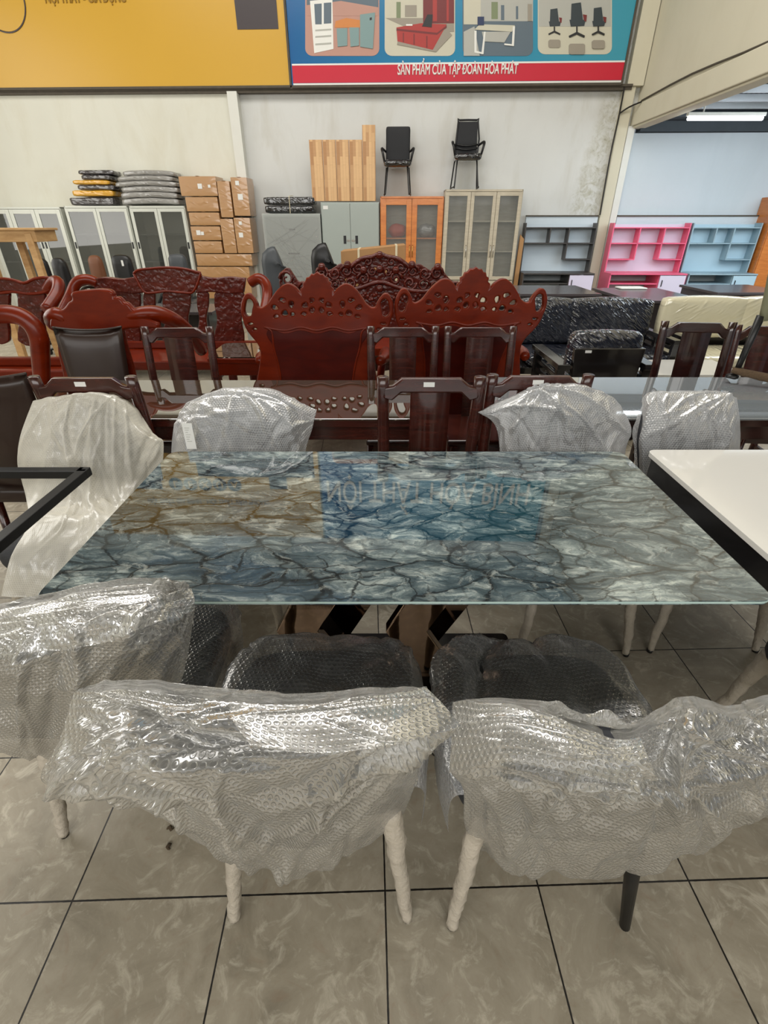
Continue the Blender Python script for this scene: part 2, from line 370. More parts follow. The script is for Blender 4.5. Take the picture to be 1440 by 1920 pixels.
def marble_top():
    """blue grey agate: angular pale stones in a dark teal vein network, under polished glass"""
    s = NT('blue_agate_marble'); co = s.coord(scale=(0.72, 1.25, 1), rot=(0, 0, 0.12))
    wn = s.noise(co, 3.5, 3, 0.55); vm = s.n('ShaderNodeVectorMath', operation='MULTIPLY_ADD'); s.l(wn.outputs[1], vm.inputs[0]); vm.inputs[1].default_value = (0.2, 0.2, 0); s.l(co, vm.inputs[2])
    wf = s.noise(co, 30, 4, 0.6); vf = s.n('ShaderNodeVectorMath', operation='MULTIPLY_ADD'); s.l(wf.outputs[1], vf.inputs[0]); vf.inputs[1].default_value = (0.028, 0.028, 0); s.l(vm.outputs[0], vf.inputs[2])
    P = vf.outputs[0]
    def vor(scale, feature='DISTANCE_TO_EDGE', out='Distance'):
        v = s.n('ShaderNodeTexVoronoi', feature=feature, voronoi_dimensions='2D'); v.inputs['Scale'].default_value = scale; s.l(P, v.inputs['Vector']); return v.outputs[out]
    e1 = vor(6.0); e2 = vor(15.0); e3 = vor(31.0); c1 = vor(6.0, 'F1', 'Color'); c2 = vor(15.0, 'F1', 'Color')
    sc = s.n('ShaderNodeSeparateColor'); s.l(c1, sc.inputs[0]); sc2 = s.n('ShaderNodeSeparateColor'); s.l(c2, sc2.inputs[0])
    streak = s.n('ShaderNodeTexNoise'); streak.inputs['Scale'].default_value = 5.0; streak.inputs['Detail'].default_value = 10; streak.inputs['Roughness'].default_value = 0.7; streak.inputs['Distortion'].default_value = 2.4
    mp2 = s.n('ShaderNodeMapping'); mp2.inputs['Scale'].default_value = (0.9, 2.2, 1); s.l(P, mp2.inputs[0]); off = s.n('ShaderNodeVectorMath', operation='MULTIPLY_ADD'); s.l(c1, off.inputs[0]); off.inputs[1].default_value = (5, 5, 5); s.l(mp2.outputs[0], off.inputs[2]); s.l(off.outputs[0], streak.inputs['Vector'])
    f = streak.outputs[0]
    col = s.ramp(f, [(0.32, lin((36, 50, 58))), (0.43, lin((84, 100, 105))), (0.52, lin((128, 142, 143))), (0.61, lin((182, 193, 188))), (0.72, lin((218, 222, 212)))])
    gz = s.noise(co, 3.0, 3, 0.6)
    gate = s.ramp(gz.outputs[0], [(0.44, 0.0), (0.60, 1.0)])          # zones broken into small fragments
    col = s.mix(s.ramp(sc.outputs[0], [(0.0, 0.7), (0.5, 0.0)]), col, lin((58, 76, 86)))
    col = s.mix(s.math('MULTIPLY', s.ramp(sc2.outputs[1], [(0.0, 0.75), (0.6, 0.0)]), s.math('MULTIPLY_ADD', gate, 0.8, 0.2)), col, lin((48, 64, 74)))
    zone = s.noise(co, 1.7, 3); col = s.mix(s.ramp(zone.outputs[0], [(0.44, 0.0), (0.68, 0.45)]), col, lin((44, 56, 64)))
    blue = s.noise(co, 2.4, 3); col = s.mix(s.ramp(blue.outputs[0], [(0.54, 0.0), (0.70, 0.75)]), col, lin((22, 62, 92)))
    dk = lin((12, 20, 27))
    # stones darken towards their rims, where the mineral has stained them
    col = s.mix(s.ramp(e1, [(0.0, 0.62), (0.16, 0.12), (0.3, 0.0)]), col, lin((40, 54, 62)))
    wv = s.noise(co, 8, 4, 0.6); th = s.math('MULTIPLY_ADD', s.math('POWER', wv.outputs[0], 3.0), 0.2, 0.004)
    v1 = s.ramp(s.math('DIVIDE', e1, th), [(0.25, 1.0), (1.0, 0.0)]); col = s.mix(s.math('MULTIPLY', v1, 0.95), col, dk)
    th2 = s.math('MULTIPLY_ADD', s.math('POWER', wv.outputs[0], 3.0), 0.5, 0.003)
    v2 = s.ramp(s.math('DIVIDE', e2, th2), [(0.2, 1.0), (1.0, 0.0)]); col = s.mix(s.math('MULTIPLY', v2, s.math('MULTIPLY_ADD', gate, 0.6, 0.35)), col, dk)
    v3 = s.ramp(e3, [(0.0, 0.65), (0.05, 0.0)]); g3 = s.ramp(gz.outputs[0], [(0.46, 0.0), (0.60, 1.0)]); col = s.mix(s.math('MULTIPLY', v3, g3), col, dk)
    ft = s.noise(P, 20, 9, 0.75, 1.2); col = s.mix(s.ramp(ft.outputs[0], [(0.40, 0.55), (0.52, 0.0)]), col, lin((50, 64, 70))); col = s.mix(s.ramp(ft.outputs[0], [(0.54, 0.0), (0.68, 0.45)]), col, lin((212, 218, 210)))
    sp = s.noise(P, 40, 4, 0.6); col = s.mix(s.ramp(sp.outputs[0], [(0.64, 0.0), (0.70, 0.8)]), col, dk)
    s.l(col, s.b.inputs['Base Color']); s.b.inputs['Roughness'].default_value = 0.02; s.b.inputs['IOR'].default_value = 1.88
    s.b.inputs['Specular IOR Level'].default_value = 0.62
    return s.m
M = {}
M['floor'] = tile_floor(); M['agate'] = marble_top()
M['wall_warm'] = plaster('plaster_warm', (220, 219, 206), (196, 188, 162), 0.5)
M['wall_mid'] = plaster('plaster_stained', (214, 215, 212), (176, 170, 152), 0.55, True)
M['wall_cream'] = plaster('plaster_cream', (212, 206, 184), (194, 186, 158), 0.4)
M['wall_cool'] = plaster('plaster_cool', (206, 216, 222), (180, 192, 198), 0.3)
M['pvc'] = plain('white_jamb', (222, 222, 214), 0.45, var=0.08)
M['steel_dark'] = plain('dark_steel', (48, 44, 40), 0.5, 0.4)
M['rust'] = plain('weathered_steel', (92, 84, 72), 0.7, 0.2, 0.4, 12)
M['roof'] = plain('dark_roof_sheet', (72, 80, 86), 0.6, 0.3, 0.3)
M['roofw'] = plain('pale_purlin', (190, 196, 200), 0.5)
M['ceil'] = plain('ceiling_board', (150, 146, 136), 0.8)
M['yellow'] = plain('yellow_vinyl', (208, 162, 52), 0.32, var=0.06, scale=1)
M['blue'] = None
def blue_banner():
    s = NT('blue_vinyl'); co = s.coord(); sp = s.n('ShaderNodeSeparateXYZ'); s.l(co, sp.inputs[0])
    f = s.math('MULTIPLY_ADD', sp.outputs[0], 0.2, 1.05, True)
    s.l(s.ramp(f, [(0.0, lin((10, 92, 152))), (0.5, lin((30, 130, 170))), (1.0, lin((58, 150, 172)))]), s.b.inputs['Base Color']); s.b.inputs['Roughness'].default_value = 0.25
    return s.m
M['blue'] = blue_banner()
for k, c, r in (('red', (200, 24, 52), 0.3), ('white', (232, 232, 226), 0.4), ('navy', (16, 40, 84), 0.4), ('charcoal', (58, 48, 50), 0.4),
                ('ink', (20, 20, 22), 0.4), ('goldtext', (150, 112, 28), 0.5), ('p_pink', (186, 140, 124), 0.4), ('p_grey', (176, 176, 168), 0.4), ('p_cream', (200, 196, 176), 0.4),
                ('p_red', (168, 44, 36), 0.4), ('p_darkred', (112, 24, 24), 0.4), ('p_steel', (122, 150, 150), 0.4), ('p_orange', (206, 128, 56), 0.4), ('p_slate', (88, 104, 116), 0.4),
                ('p_chair', (40, 52, 58), 0.4), ('p_shadow', (150, 142, 128), 0.4), ('p_green', (120, 132, 96), 0.4)):
    M[k] = plain(k, c, r, var=0.05)
M['mahog'] = wood('red_mahogany', (88, 20, 2), (114, 32, 4), 0.3, 1.2, (1, 1, 3), 0.12, spec=0.25)
M['mahogc'] = wood('carved_mahogany', (62, 14, 6), (96, 27, 12), 0.28, 1.2, (1, 1, 3), 0.25, relief=0.55, spec=0.4)
M['mahogd'] = wood('dark_mahogany', (58, 8, 2), (78, 14, 3), 0.35, 1.2, (1, 1, 3), 0.05, spec=0.2)
M['rosew'] = wood('rosewood', (40, 13, 9), (72, 30, 22), 0.24, 1.5, (1, 1, 6), 0.5)
M['rosewd'] = wood('dark_rosewood', (26, 9, 8), (52, 22, 18), 0.16, 1.5, (1, 1, 6), 0.9)
M['boards'] = wood('butcher_block', (196, 150, 98), (214, 170, 116), 0.4, 1, (1, 1, 5), 0.1, True)
M['pine'] = wood('raw_pine', (176, 134, 84), (206, 168, 116), 0.6, 1, (1, 1, 4), 0.0)
M['oakor'] = wood('orange_oak', (188, 104, 40), (216, 134, 62), 0.35, 1, (1, 1, 5), 0.3)
M['laminate'] = wood('beige_ash_laminate', (176, 164, 142), (196, 186, 164), 0.4, 1, (1, 1, 6), 0.1)
M['wenge'] = plain('wenge_laminate', (72, 66, 66), 0.3, var=0.2, scale=3, stretch=(1, 8, 1))
M['wengetop'] = plain('wenge_top', (84, 78, 80), 0.22, var=0.2, scale=3, stretch=(1, 8, 1))
M['blackl'] = plain('black_lacquer', (20, 17, 17), 0.2, spec=0.7, coat=0.6)
M['black'] = plain('black_plastic', (18, 18, 19), 0.4)
M['mesh'] = plain('black_mesh', (34, 35, 38), 0.7, bump=0.3, bscale=160)
M['fabric'] = plain('charcoal_fabric', (58, 60, 66), 0.85, bump=0.2, bscale=160, var=0.2)
M['seatfab'] = plain('dark_grey_seat', (52, 53, 56), 0.75, var=0.3, bump=0.25, bscale=90)
M['leather'] = stretch_film('brown_leather', (44, 30, 24), (1, 2, 1), (0, 0.1, 0), 0.38, 0.12, 4, coat=0.1, spec=0.4)
M['metalframe'] = plain('black_steel_frame', (22, 22, 23), 0.45, 0.3)
M['bronze'] = plain('mirror_bronze', (148, 126, 108), 0.05, 1.0, 0.05)
M['glassbrown'] = plain('smoked_glass_top', (62, 50, 38), 0.02, var=0.1, ior=3.3, spec=0.8)
M['glassgrey'] = plain('grey_glass_top', (138, 144, 148), 0.02, var=0.1, ior=3.4, spec=0.8)
M['whitetop'] = plain('white_sintered_top', (222, 220, 214), 0.06, var=0.05, scale=2, ior=1.6)
M['edge'] = plain('pale_glass_edge', (190, 214, 208), 0.15)
M['paper'] = plain('wrapping_paper', (196, 186, 170), 0.75, var=0.35, scale=22, bump=1.0, bscale=34)
M['label'] = plain('white_label', (226, 226, 222), 0.6, var=0.03)
M['steelgrey'] = plain('grey_steel_cabinet', (158, 166, 160), 0.4, 0.1, 0.05, coat=0.15)
M['steelwhite'] = plain('pale_steel_cabinet', (204, 206, 196), 0.35, 0.1, 0.05, coat=0.15)
M['steelin'] = plain('cabinet_inside', (110, 112, 108), 0.6)
M['glass'] = glass('cabinet_glass', (70, 74, 72), 0.40, 0.02, 2.4)
M['glassc'] = glass('clear_cabinet_glass', (190, 196, 194), 0.10)
M['film_dirty'] = glass('loose_film', (214, 216, 212), 0.22, 0.25)
M['kraft'] = plain('kraft_cardboard', (178, 134, 86), 0.65, var=0.22, scale=5, bump=0.35, bscale=9)
M['kraftb'] = stretch_film('taped_kraft', (176, 132, 84), (1, 1, 2), (0, 0.4, 0), 0.35, 0.5, 5)
M['tape'] = plain('pale_strap', (222, 210, 178), 0.5)
M['pink'] = plain('pink_panel', (236, 104, 138), 0.4, var=0.05)
M['palepink'] = plain('pale_lilac_back', (216, 208, 226), 0.45, var=0.04)
M['ltblue'] = plain('pale_blue_panel', (152, 178, 190), 0.4, var=0.05)
M['ltblueb'] = plain('pale_blue_back', (176, 204, 218), 0.45, var=0.04)
M['dkpanel'] = plain('dark_panel', (70, 66, 64), 0.4, var=0.1)
M['whiteback'] = plain('white_back', (196, 208, 216), 0.45, var=0.04)
M['chrome'] = plain('brushed_handle', (190, 186, 176), 0.2, 1.0)
M['brass'] = plain('brass_handle', (200, 160, 90), 0.2, 1.0)
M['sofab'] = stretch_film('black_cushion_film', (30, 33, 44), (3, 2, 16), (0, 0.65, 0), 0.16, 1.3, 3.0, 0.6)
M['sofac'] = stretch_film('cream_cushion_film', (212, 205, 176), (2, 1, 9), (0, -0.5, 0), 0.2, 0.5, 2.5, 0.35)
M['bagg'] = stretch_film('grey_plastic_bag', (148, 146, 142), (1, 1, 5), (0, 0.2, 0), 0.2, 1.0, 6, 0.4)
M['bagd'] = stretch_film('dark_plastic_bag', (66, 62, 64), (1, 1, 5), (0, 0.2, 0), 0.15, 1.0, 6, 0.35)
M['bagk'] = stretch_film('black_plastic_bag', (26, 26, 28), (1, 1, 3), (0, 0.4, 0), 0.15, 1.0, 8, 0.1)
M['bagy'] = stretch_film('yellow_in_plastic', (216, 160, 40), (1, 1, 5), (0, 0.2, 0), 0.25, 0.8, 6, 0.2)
M['brownfab'] = plain('brown_leatherette', (112, 68, 40), 0.5, var=0.15)
M['greyfab'] = plain('grey_leatherette', (66, 70, 74), 0.45, var=0.15)
M['tealglass'] = plain('green_glass_top', (150, 178, 168), 0.03, ior=1.8)
M['rope'] = plain('brown_rope', (96, 76, 54), 0.9, var=0.5, scale=60, bump=0.8, bscale=90)
M['olive'] = plain('olive_grip', (122, 122, 96), 0.6)
M['leaf'] = plain('dry_scrap', (70, 56, 38), 0.9)
M['orangeknit'] = plain('orange_red_bag', (196, 66, 40), 0.5, bump=0.5, bscale=20)
M['wrapA'] = bubble_wrap('bubble_wrap_warm', (240, 236, 224), 0.70, 0.009, 0.6, 0.2, wscale=5, gloss=0.16)
M['wrapB'] = bubble_wrap('bubble_wrap_grey', (234, 235, 236), 0.58, 0.010, 0.8, 0.6, wscale=7, gloss=0.5)
M['wrapF'] = bubble_wrap('bubble_wrap_near', (204, 202, 194), 0.36, 0.0115, 0.8, 0.6, wscale=5)
M['wrapS'] = bubble_wrap('bubble_wrap_seat', (196, 198, 200), 0.34, 0.012, 0.9, 0.4, wscale=8, gloss=0.45)
e = NT('tube_glow'); em = e.n('ShaderNodeEmission'); em.inputs[0].default_value = (0.85, 0.93, 1, 1); em.inputs[1].default_value = 14
e.l(em.outputs[0], e.out.inputs[0]); M['tube'] = e.m
# ================================================================== the building
WR = math.radians(-2.07)                       # the rear wall runs a little askew to the tiles
def wall_y(x): return 9.8 + 0.0362 * (3.8 - x)
def wp(px, py, off=0.0):
    """point on a plane standing off in front of the rear wall"""
    u, y, z = _ray(px, py)                     # t*y + .0362*(t*u) = 9.8 + .0362*3.8 - off
    t = (9.8 + 0.0362 * 3.8 - off) / (y + 0.0362 * u)
    return Vector((u * t, y * t, EYE + z * t))
def wloc(px, py, off): p = wp(px, py, off); return (p.x, p.y, 0)
WO = Vector((3.8, 9.8, 0))
def wall_local(px, py, off=0.0):
    """x and z in the frame whose origin is WO and whose x runs along the rear wall"""
    p = wp(px, py, off) - WO
    return p.x / math.cos(WR), p.z
b = MB(); b.add([(-8.2, -4.2, 0), (9, -4.2, 0), (9, 11, 0), (-8.2, 11, 0), (-8.2, -4.2, -0.1), (9, -4.2, -0.1), (9, 11, -0.1), (-8.2, 11, -0.1)], [(0, 1, 2, 3), (7, 6, 5, 4), (0, 4, 5, 1), (1, 5, 6, 2), (2, 6, 7, 3), (3, 7, 4, 0)])
struct(b.build('floor', M['floor']))
b = MB(); b.box(-8.2, 4.05, -4.2, 10.6, 7.1, 7.2); struct(b.build('ceiling', M['ceil']))
xl = wall_local(462, 300)[0]
b = MB(); b.box(-12.2, xl, -0.06, 0.3, 0, 7.1); b.cur = 1; b.box(xl, 0.16, 0, 0.3, 0, 7.1); b.cur = 2; b.box(0.16, 5.6, 0, 0.3, 0, 2.72)
struct(b.build('wall_back', [M['wall_warm'], M['wall_mid'], M['wall_cool']], loc=WO, rotz=WR))
b = MB(); b.box(-8.3, -8.1, -4.2, 10.6, 0, 7.1); struct(b.build('wall_left', M['wall_warm']))
b = MB(); b.box(3.95, 4.1, -4.2, 9.9, 3.06, 7.1); struct(b.build('wall_right', M['wall_cream']))
b = MB(); b.box(3.90, 4.12, -4.2, 9.8, 2.80, 3.06); b.box(3.93, 4.12, -4.2, 9.8, 2.77, 2.80); struct(b.build('trim_1', M['wall_cream'], bevel=0.01))
b = MB(); b.tube([(3.93, 9.6, 3.09), (3.93, 8.2, 3.12), (3.93, 6.5, 3.07), (3.93, 4, 3.12), (3.93, 0, 3.1)], 0.012, 6)
tag(b.build('electric_cable', M['rust']), 'thin sagging cable along the ledge of the cream upper wall', 'cable')
b = MB(); b.box(-0.12, 0.05, -0.10, 0.02, 0, 3.28); struct(b.build('trim_2', M['wall_cream'], loc=WO, rotz=WR, bevel=0.01))   # pilaster
b = MB(); b.box(0.06, 0.17, -0.08, 0.02, 0, 2.80); struct(b.build('trim_3', M['pvc'], loc=WO, rotz=WR, bevel=0.004))
b = MB(); b.box(-0.10, 0.14, -0.13, 0.02, 3.28, 7.1); struct(b.build('trim_4', M['wall_cream'], loc=WO, rotz=WR))
b = MB(); xa, _ = wall_local(446, 300); b.box(xa, xl + 0.01, -0.16, 0.0, 0, 3.25); struct(b.build('trim_5', M['pvc'], loc=WO, rotz=WR))
b = MB(); b.box(-12, -0.02, -0.12, 0.02, 3.235, 3.27); b.box(-12, -0.02, -0.14, -0.10, 3.27, 3.30); struct(b.build('trim_6', M['rust'], loc=WO, rotz=WR))
b = MB(); b.tube([(-0.135, -0.12, 3.3), (-0.135, -0.12, 2.9), (-0.15, -0.12, 2.4), (-0.135, -0.12, 1.6)], 0.013, 6); b.tube([(-0.135, -0.12, 2.95), (-0.02, -0.16, 3.02), (0.10, -0.3, 3.06)], 0.012, 6)
tag(b.build('drain_pipe', M['steel_dark'], loc=WO, rotz=WR), 'dark thin pipe running down the edge of the stained wall by the white jamb', 'pipe')
# low projecting course of the rear wall behind the shelf desks
b = MB(); b.box(wall_local(985, 410)[0], -0.14, -0.07, 0.0, 0, 1.58); b.box(0.18, 5.5, -0.07, 0.0, 0, 1.58); b.cur = 1; b.box(wall_local(985, 410)[0], -0.14, -0.09, 0.0, 1.58, 1.60); b.box(0.18, 5.5, -0.09, 0, 1.58, 1.60)
struct(b.build('trim_7', [M['wall_cool'], M['rust']], loc=WO, rotz=WR))
# annex roof
b = MB()
for i in range(70):
    x = 4.1 + i * 0.07; b.box(x, x + 0.035, -1, 9.8, 3.02, 3.04)
b.box(4.1, 9, -1, 9.9, 3.04, 3.06); struct(b.build('ceiling_annex', M['roof']))
b = MB(); b.box(0.25, 5.5, -0.10, 0.1, 2.73, 3.0); b.box(0.25, 5.5, -0.45, -0.1, 2.86, 2.90); struct(b.build('trim_8', M['roof'], loc=WO, rotz=WR))
for i, Y in enumerate((9.25, 8.75, 8.2, 7.6, 6.9)):
    b = MB(); b.box(4.12, 9, Y, Y + 0.05, 2.94, 3.02); struct(b.build('trim_%d' % (9 + i), M['roofw']))
def tube_light(x0, x1, Y, z, label):
    t = thing('fluorescent_light', label, 'light', ((x0 + x1) / 2, Y, z), 0, 'tube lights under the annex roof')
    L = (x1 - x0) / 2; b = MB(); b.box(-L, L, -0.03, 0.03, 0.02, 0.06); b.build('fixture', M['pvc'], t, bevel=0.004)
    b = MB(); b.tube([(-L + 0.02, 0, -0.005), (L - 0.02, 0, -0.005)], 0.022, 10); b.build('tube', M['tube'], t, True)
    b = MB(); b.tube([(-L * 0.6, 0, 0.06), (-L * 0.6, 0, 2.98 - z)], 0.012, 6); b.build('hanger', M['pvc'], t)
p0, p1 = at_y(1285, 222, 8.5), at_y(1430, 222, 8.5)
tube_light(p0.x, p1.x, 8.47, p0.z, 'long lit tube light hanging above the pale blue shelf desk')
p0 = at_y(1440, 185, 7.8); tube_light(p0.x, p0.x + 1.2, 7.77, p0.z, 'lit tube light cut off by the right edge, higher than the long one')
# storefront behind the camera
for i in range(6):
    x = -7.0 + i * 2.2; wz = MB(); wz.box(x, x + 0.08, -4.15, -4.05, 1.5, 4.8); wz.box(x, x + 2.2, -4.15, -4.05, 1.5, 1.58); wz.box(x, x + 2.2, -4.15, -4.05, 4.72, 4.8); wz.box(x, x + 2.2, -4.15, -4.05, 3.2, 3.26)
    struct(wz.build('window_%d' % (i + 1), M['pvc']))
b = MB(); b.box(-8.2, 9, -4.2, -4.0, 0, 1.5); b.box(-8.2, 9, -4.2, -4.0, 4.8, 7.1); struct(b.build('wall_front', M['wall_warm']))
# ================================================================== signs on the rear wall
def sign_pt(px, py): return wall_local(px, py, 0.15)
def sign_poly(bm, pts, layer, mi):
    bm.cur = mi; q = [sign_pt(*p) for p in pts]; bm.prism(q, -0.15 - 0.0025 * layer, -0.149)
def rrect(x0, y0, x1, y1, r=14, n=5):
    P = []
    for cx, cy, a0 in ((x1 - r, y0 + r, -90), (x1 - r, y1 - r, 0), (x0 + r, y1 - r, 90), (x0 + r, y0 + r, 180)):
        for k in range(n + 1):
            a = math.radians(a0 + 90 * k / n); P.append((cx + r * math.cos(a), cy + r * math.sin(a)))
    return P
xs0 = sign_pt(548, 155)[0]; xs1 = sign_pt(1166, 150)[0]; zb = sign_pt(860, 158)[1]; ZT = 6.56
xleft = -10.4
ys = thing('yellow_sign', 'large yellow wall sign with charcoal blocks left of the blue sign', 'sign', WO, WR)
b = MB(); b.box(xleft, xs0 - 0.03, -0.148, -0.10, zb, ZT); b.build('panel', M['yellow'], ys)
b = MB(); b.bar((xleft, -0.15, zb - 0.01), (xs0 - 0.03, -0.15, zb - 0.01), 0.03, 0.03); b.bar((xs0 - 0.02, -0.15, zb), (xs0 - 0.02, -0.15, ZT), 0.03, 0.03); b.build('sign_frame', M['rust'], ys)
b = MB(); z0 = sign_pt(480, 55)[1]
b.prism([(sign_pt(446, 55)[0], z0), (sign_pt(523, 55)[0], z0), (sign_pt(523, 55)[0], 4.95), (-8.0, 4.95), (-8.0, 4.5), (-7.4, 4.5), (-7.4, 4.42), (sign_pt(440, 0)[0], 4.42)], -0.155, -0.149)
b.box(-6.4, -6.0, -0.155, -0.149, 4.95, 5.25); b.box(-10.2, -8.9, -0.155, -0.149, 4.5, 5.3); b.build('charcoal_block', M['charcoal'], ys)
b = MB(); cx, cz = sign_pt(0, -2); rr = abs(sign_pt(46, 0)[0] - cx)
b.tube([(cx + rr * math.cos(a * PI / 24), -0.152, cz + rr * math.sin(a * PI / 24)) for a in range(49)], 0.011, 5, cap=False, smooth=1); b.build('ring_mark', M['charcoal'], ys)
# row of round letter marks higher up (seen mirrored in the table top)
for k, ch in enumerate('LEXUA'):
    px = 319 + k * 28.5; u, y, z = _ray(px, 912); t = 9.65 / y; X = (u * t - 3.8) / math.cos(WR)
    b = MB(); b.lathe([(0.16, -0.004), (0.16, 0.004)], n=28); o = b.build('letter_disc', M['ink'] if k < 3 else M['charcoal'], ys); o.rotation_euler.x = PI / 2; o.location = (X, -0.153, 5.16)
    text('letter', ch, 0.24, (X, -0.160, 5.08), M['yellow'], ys, bold=0.004)
text('small_lettering', 'NỘI THẤT - GIA DỤNG', 0.16, (sign_pt(162, 5)[0], -0.156, sign_pt(160, 5)[1]), M['goldtext'], ys, xs=0.72, bold=0.003)
text('slogan', 'NỘI THẤT GIA ĐÌNH - NỘI THẤT VĂN PHÒNG', 0.17, (-7.9, -0.156, 5.55), M['goldtext'], ys, xs=0.8, bold=0.003)
bs = thing('blue_sign', 'blue wall sign with four furniture photos and a red caption strip', 'sign', WO, WR)
b = MB(); b.box(xs0, xs1, -0.148, -0.10, zb, ZT); b.build('panel', M['blue'], bs)
b = MB(); b.bar((xs0, -0.15, zb - 0.012), (xs1, -0.15, zb - 0.012), 0.03, 0.03); b.bar((xs1 + 0.012, -0.15, zb - 0.02), (xs1 + 0.012, -0.15, ZT), 0.03, 0.03); b.build('sign_frame', M['rust'], bs)
b = MB(); zr0, zr1 = sign_pt(860, 153)[1], sign_pt(860, 120)[1]; b.box(xs0 + 0.02, xs1, -0.153, -0.149, zr0, zr1); b.build('red_strip', M['red'], bs)
b = MB(); b.box(xs0 + 0.02, xs1, -0.155, -0.149, zr1, zr1 + 0.02); b.box(xs0 + 0.02, xs1, -0.155, -0.149, zr0 - 0.03, zr0 - 0.005); b.build('white_line', M['white'], bs)
xc = (sign_pt(746, 136)[0] + sign_pt(971, 136)[0]) / 2
tx = text('caption', 'SẢN PHẨM CỦA TẬP ĐOÀN HÒA PHÁT', 0.165, (xc, -0.158, zr0 + 0.085), M['white'], bs, xs=1, bold=0.004)
wd = max(v.co.x for v in tx.data.vertices) - min(v.co.x for v in tx.data.vertices)
tx.data.transform(Matrix.Diagonal(((sign_pt(971, 136)[0] - sign_pt(746, 136)[0]) / wd, 1, 1, 1)))
tx = text('shop_name', 'NỘI THẤT HÒA BÌNH', 0.76, ((xs0 + xs1) / 2 - 0.1, -0.158, 5.02), M['white'], bs, xs=0.62, bold=0.012)
def picture(name, x0, x1, bg, shapes):
    mats = [M[bg]]; b = MB(); sign_poly(b, rrect(x0, -60, x1, 105 if x0 < 900 else 102), 1, 0)
    for ly, (mk, pts) in enumerate(shapes):
        if M[mk] not in mats: mats.append(M[mk])
        sign_poly(b, pts, 2 + ly * 0.35, mats.index(M[mk]))
    b.build(name, mats, bs)
R4 = lambda a, b_, c, d: [(a, b_), (c, b_), (c, d), (a, d)]
picture('steel_cabinet_picture', 573, 712, 'p_pink', [
    ('p_slate', R4(576, -40, 710, 18)), ('p_pink', [(576, 10), (640, 2), (710, 14), (710, 30), (576, 30)]), ('p_orange', [(630, 40), (650, 34), (676, 38), (676, 52), (628, 52)]),
    ('white', [(582, 2), (624, -2), (626, 92), (590, 100)]), ('p_slate', [(590, 8), (604, 7), (604, 46), (592, 46)]), ('p_slate', [(608, 6), (622, 5), (622, 44), (608, 45)]),
    ('p_grey', [(592, 56), (622, 54), (622, 57), (592, 59)]), ('p_grey', [(592, 68), (622, 66), (622, 69), (592, 71)]), ('p_grey', [(592, 82), (622, 80), (622, 83), (592, 85)]),
    ('p_steel', [(632, 54), (652, 53), (652, 86), (634, 88)]), ('p_steel', [(656, 52), (674, 52), (674, 86), (658, 88)]), ('p_steel', [(676, 28), (704, 24), (700, 92), (676, 88)]), ('ink', [(694, 34), (698, 33), (698, 38), (694, 39)])])
picture('red_desk_picture', 722, 854, 'p_cream', [
    ('p_cream', R4(724, -40, 852, 34)), ('p_shadow', [(724, 34), (852, 34), (852, 60), (780, 60)]), ('p_green', R4(744, 4, 752, 34)), ('p_shadow', R4(760, 10, 782, 32)), ('p_darkred', R4(794, -40, 852, 44)), ('p_red', R4(812, -40, 820, 40)), ('p_red', R4(838, -40, 842, 40)),
    ('p_shadow', [(745, 84), (818, 98), (848, 66), (840, 56), (750, 60)]), ('p_red', [(744, 52), (790, 44), (838, 46), (832, 58), (812, 94), (746, 78)]), ('p_darkred', [(744, 54), (820, 62), (838, 48), (838, 52), (820, 66), (744, 58)]),
    ('p_darkred', R4(756, 62, 758, 80)), ('p_darkred', R4(776, 64, 778, 84)), ('p_darkred', [(800, 68), (802, 68), (802, 90), (800, 90)]), ('ink', [(792, 50), (802, 28), (812, 28), (810, 52)]), ('white', R4(762, 46, 774, 49))])
picture('white_desk_picture', 868, 1000, 'p_slate', [
    ('p_grey', R4(870, -40, 1000, 40)), ('p_cream', R4(870, -40, 902, 46)), ('p_green', R4(922, 4, 934, 36)), ('p_slate', R4(940, 10, 946, 38)), ('p_slate', R4(968, 12, 972, 36)), ('p_shadow', R4(990, 8, 998, 40)), ('p_grey', [(870, 60), (890, 50), (900, 105), (870, 105)]),
    ('p_cream', [(890, 56), (900, 46), (966, 48), (960, 60)]), ('p_grey', [(904, 60), (958, 60), (946, 80), (908, 78)]), ('white', [(890, 58), (894, 58), (894, 98), (890, 98)]), ('white', [(890, 95), (906, 99), (906, 102), (890, 99)]), ('white', [(908, 60), (911, 60), (907, 102), (903, 102)]), ('white', [(962, 50), (966, 50), (964, 86), (960, 86)]), ('white', [(946, 82), (964, 84), (964, 87), (946, 85)]), ('navy', R4(896, 32, 908, 48))])
def pch(x, y, k):
    return [('p_chair', [(x - 8 * k, y - 34 * k), (x + 6 * k, y - 36 * k), (x + 9 * k, y - 10 * k), (x - 9 * k, y - 8 * k)]), ('p_chair', [(x - 11 * k, y - 10 * k), (x + 13 * k, y - 10 * k), (x + 11 * k, y - 1 * k), (x - 9 * k, y)]),
            ('p_darkred', [(x + 9 * k, y - 18 * k), (x + 15 * k, y - 17 * k), (x + 14 * k, y - 7 * k), (x + 11 * k, y - 8 * k)]), ('ink', R4(x - 1.2, y, x + 1.2, y + 12 * k)), ('ink', [(x - 12 * k, y + 14 * k), (x, y + 8 * k), (x + 12 * k, y + 14 * k), (x + 11 * k, y + 17 * k), (x, y + 12 * k), (x - 11 * k, y + 17 * k)]), ('p_shadow', rrect(x - 12 * k, y + 26 * k, x + 12 * k, y + 42 * k, 4))]
picture('office_chair_picture', 1009, 1148, 'p_cream', [('p_grey', R4(1011, -50, 1146, 50))] + pch(1040, 50, 0.95) + pch(1082, 50, 1.25) + pch(1122, 50, 1.0))
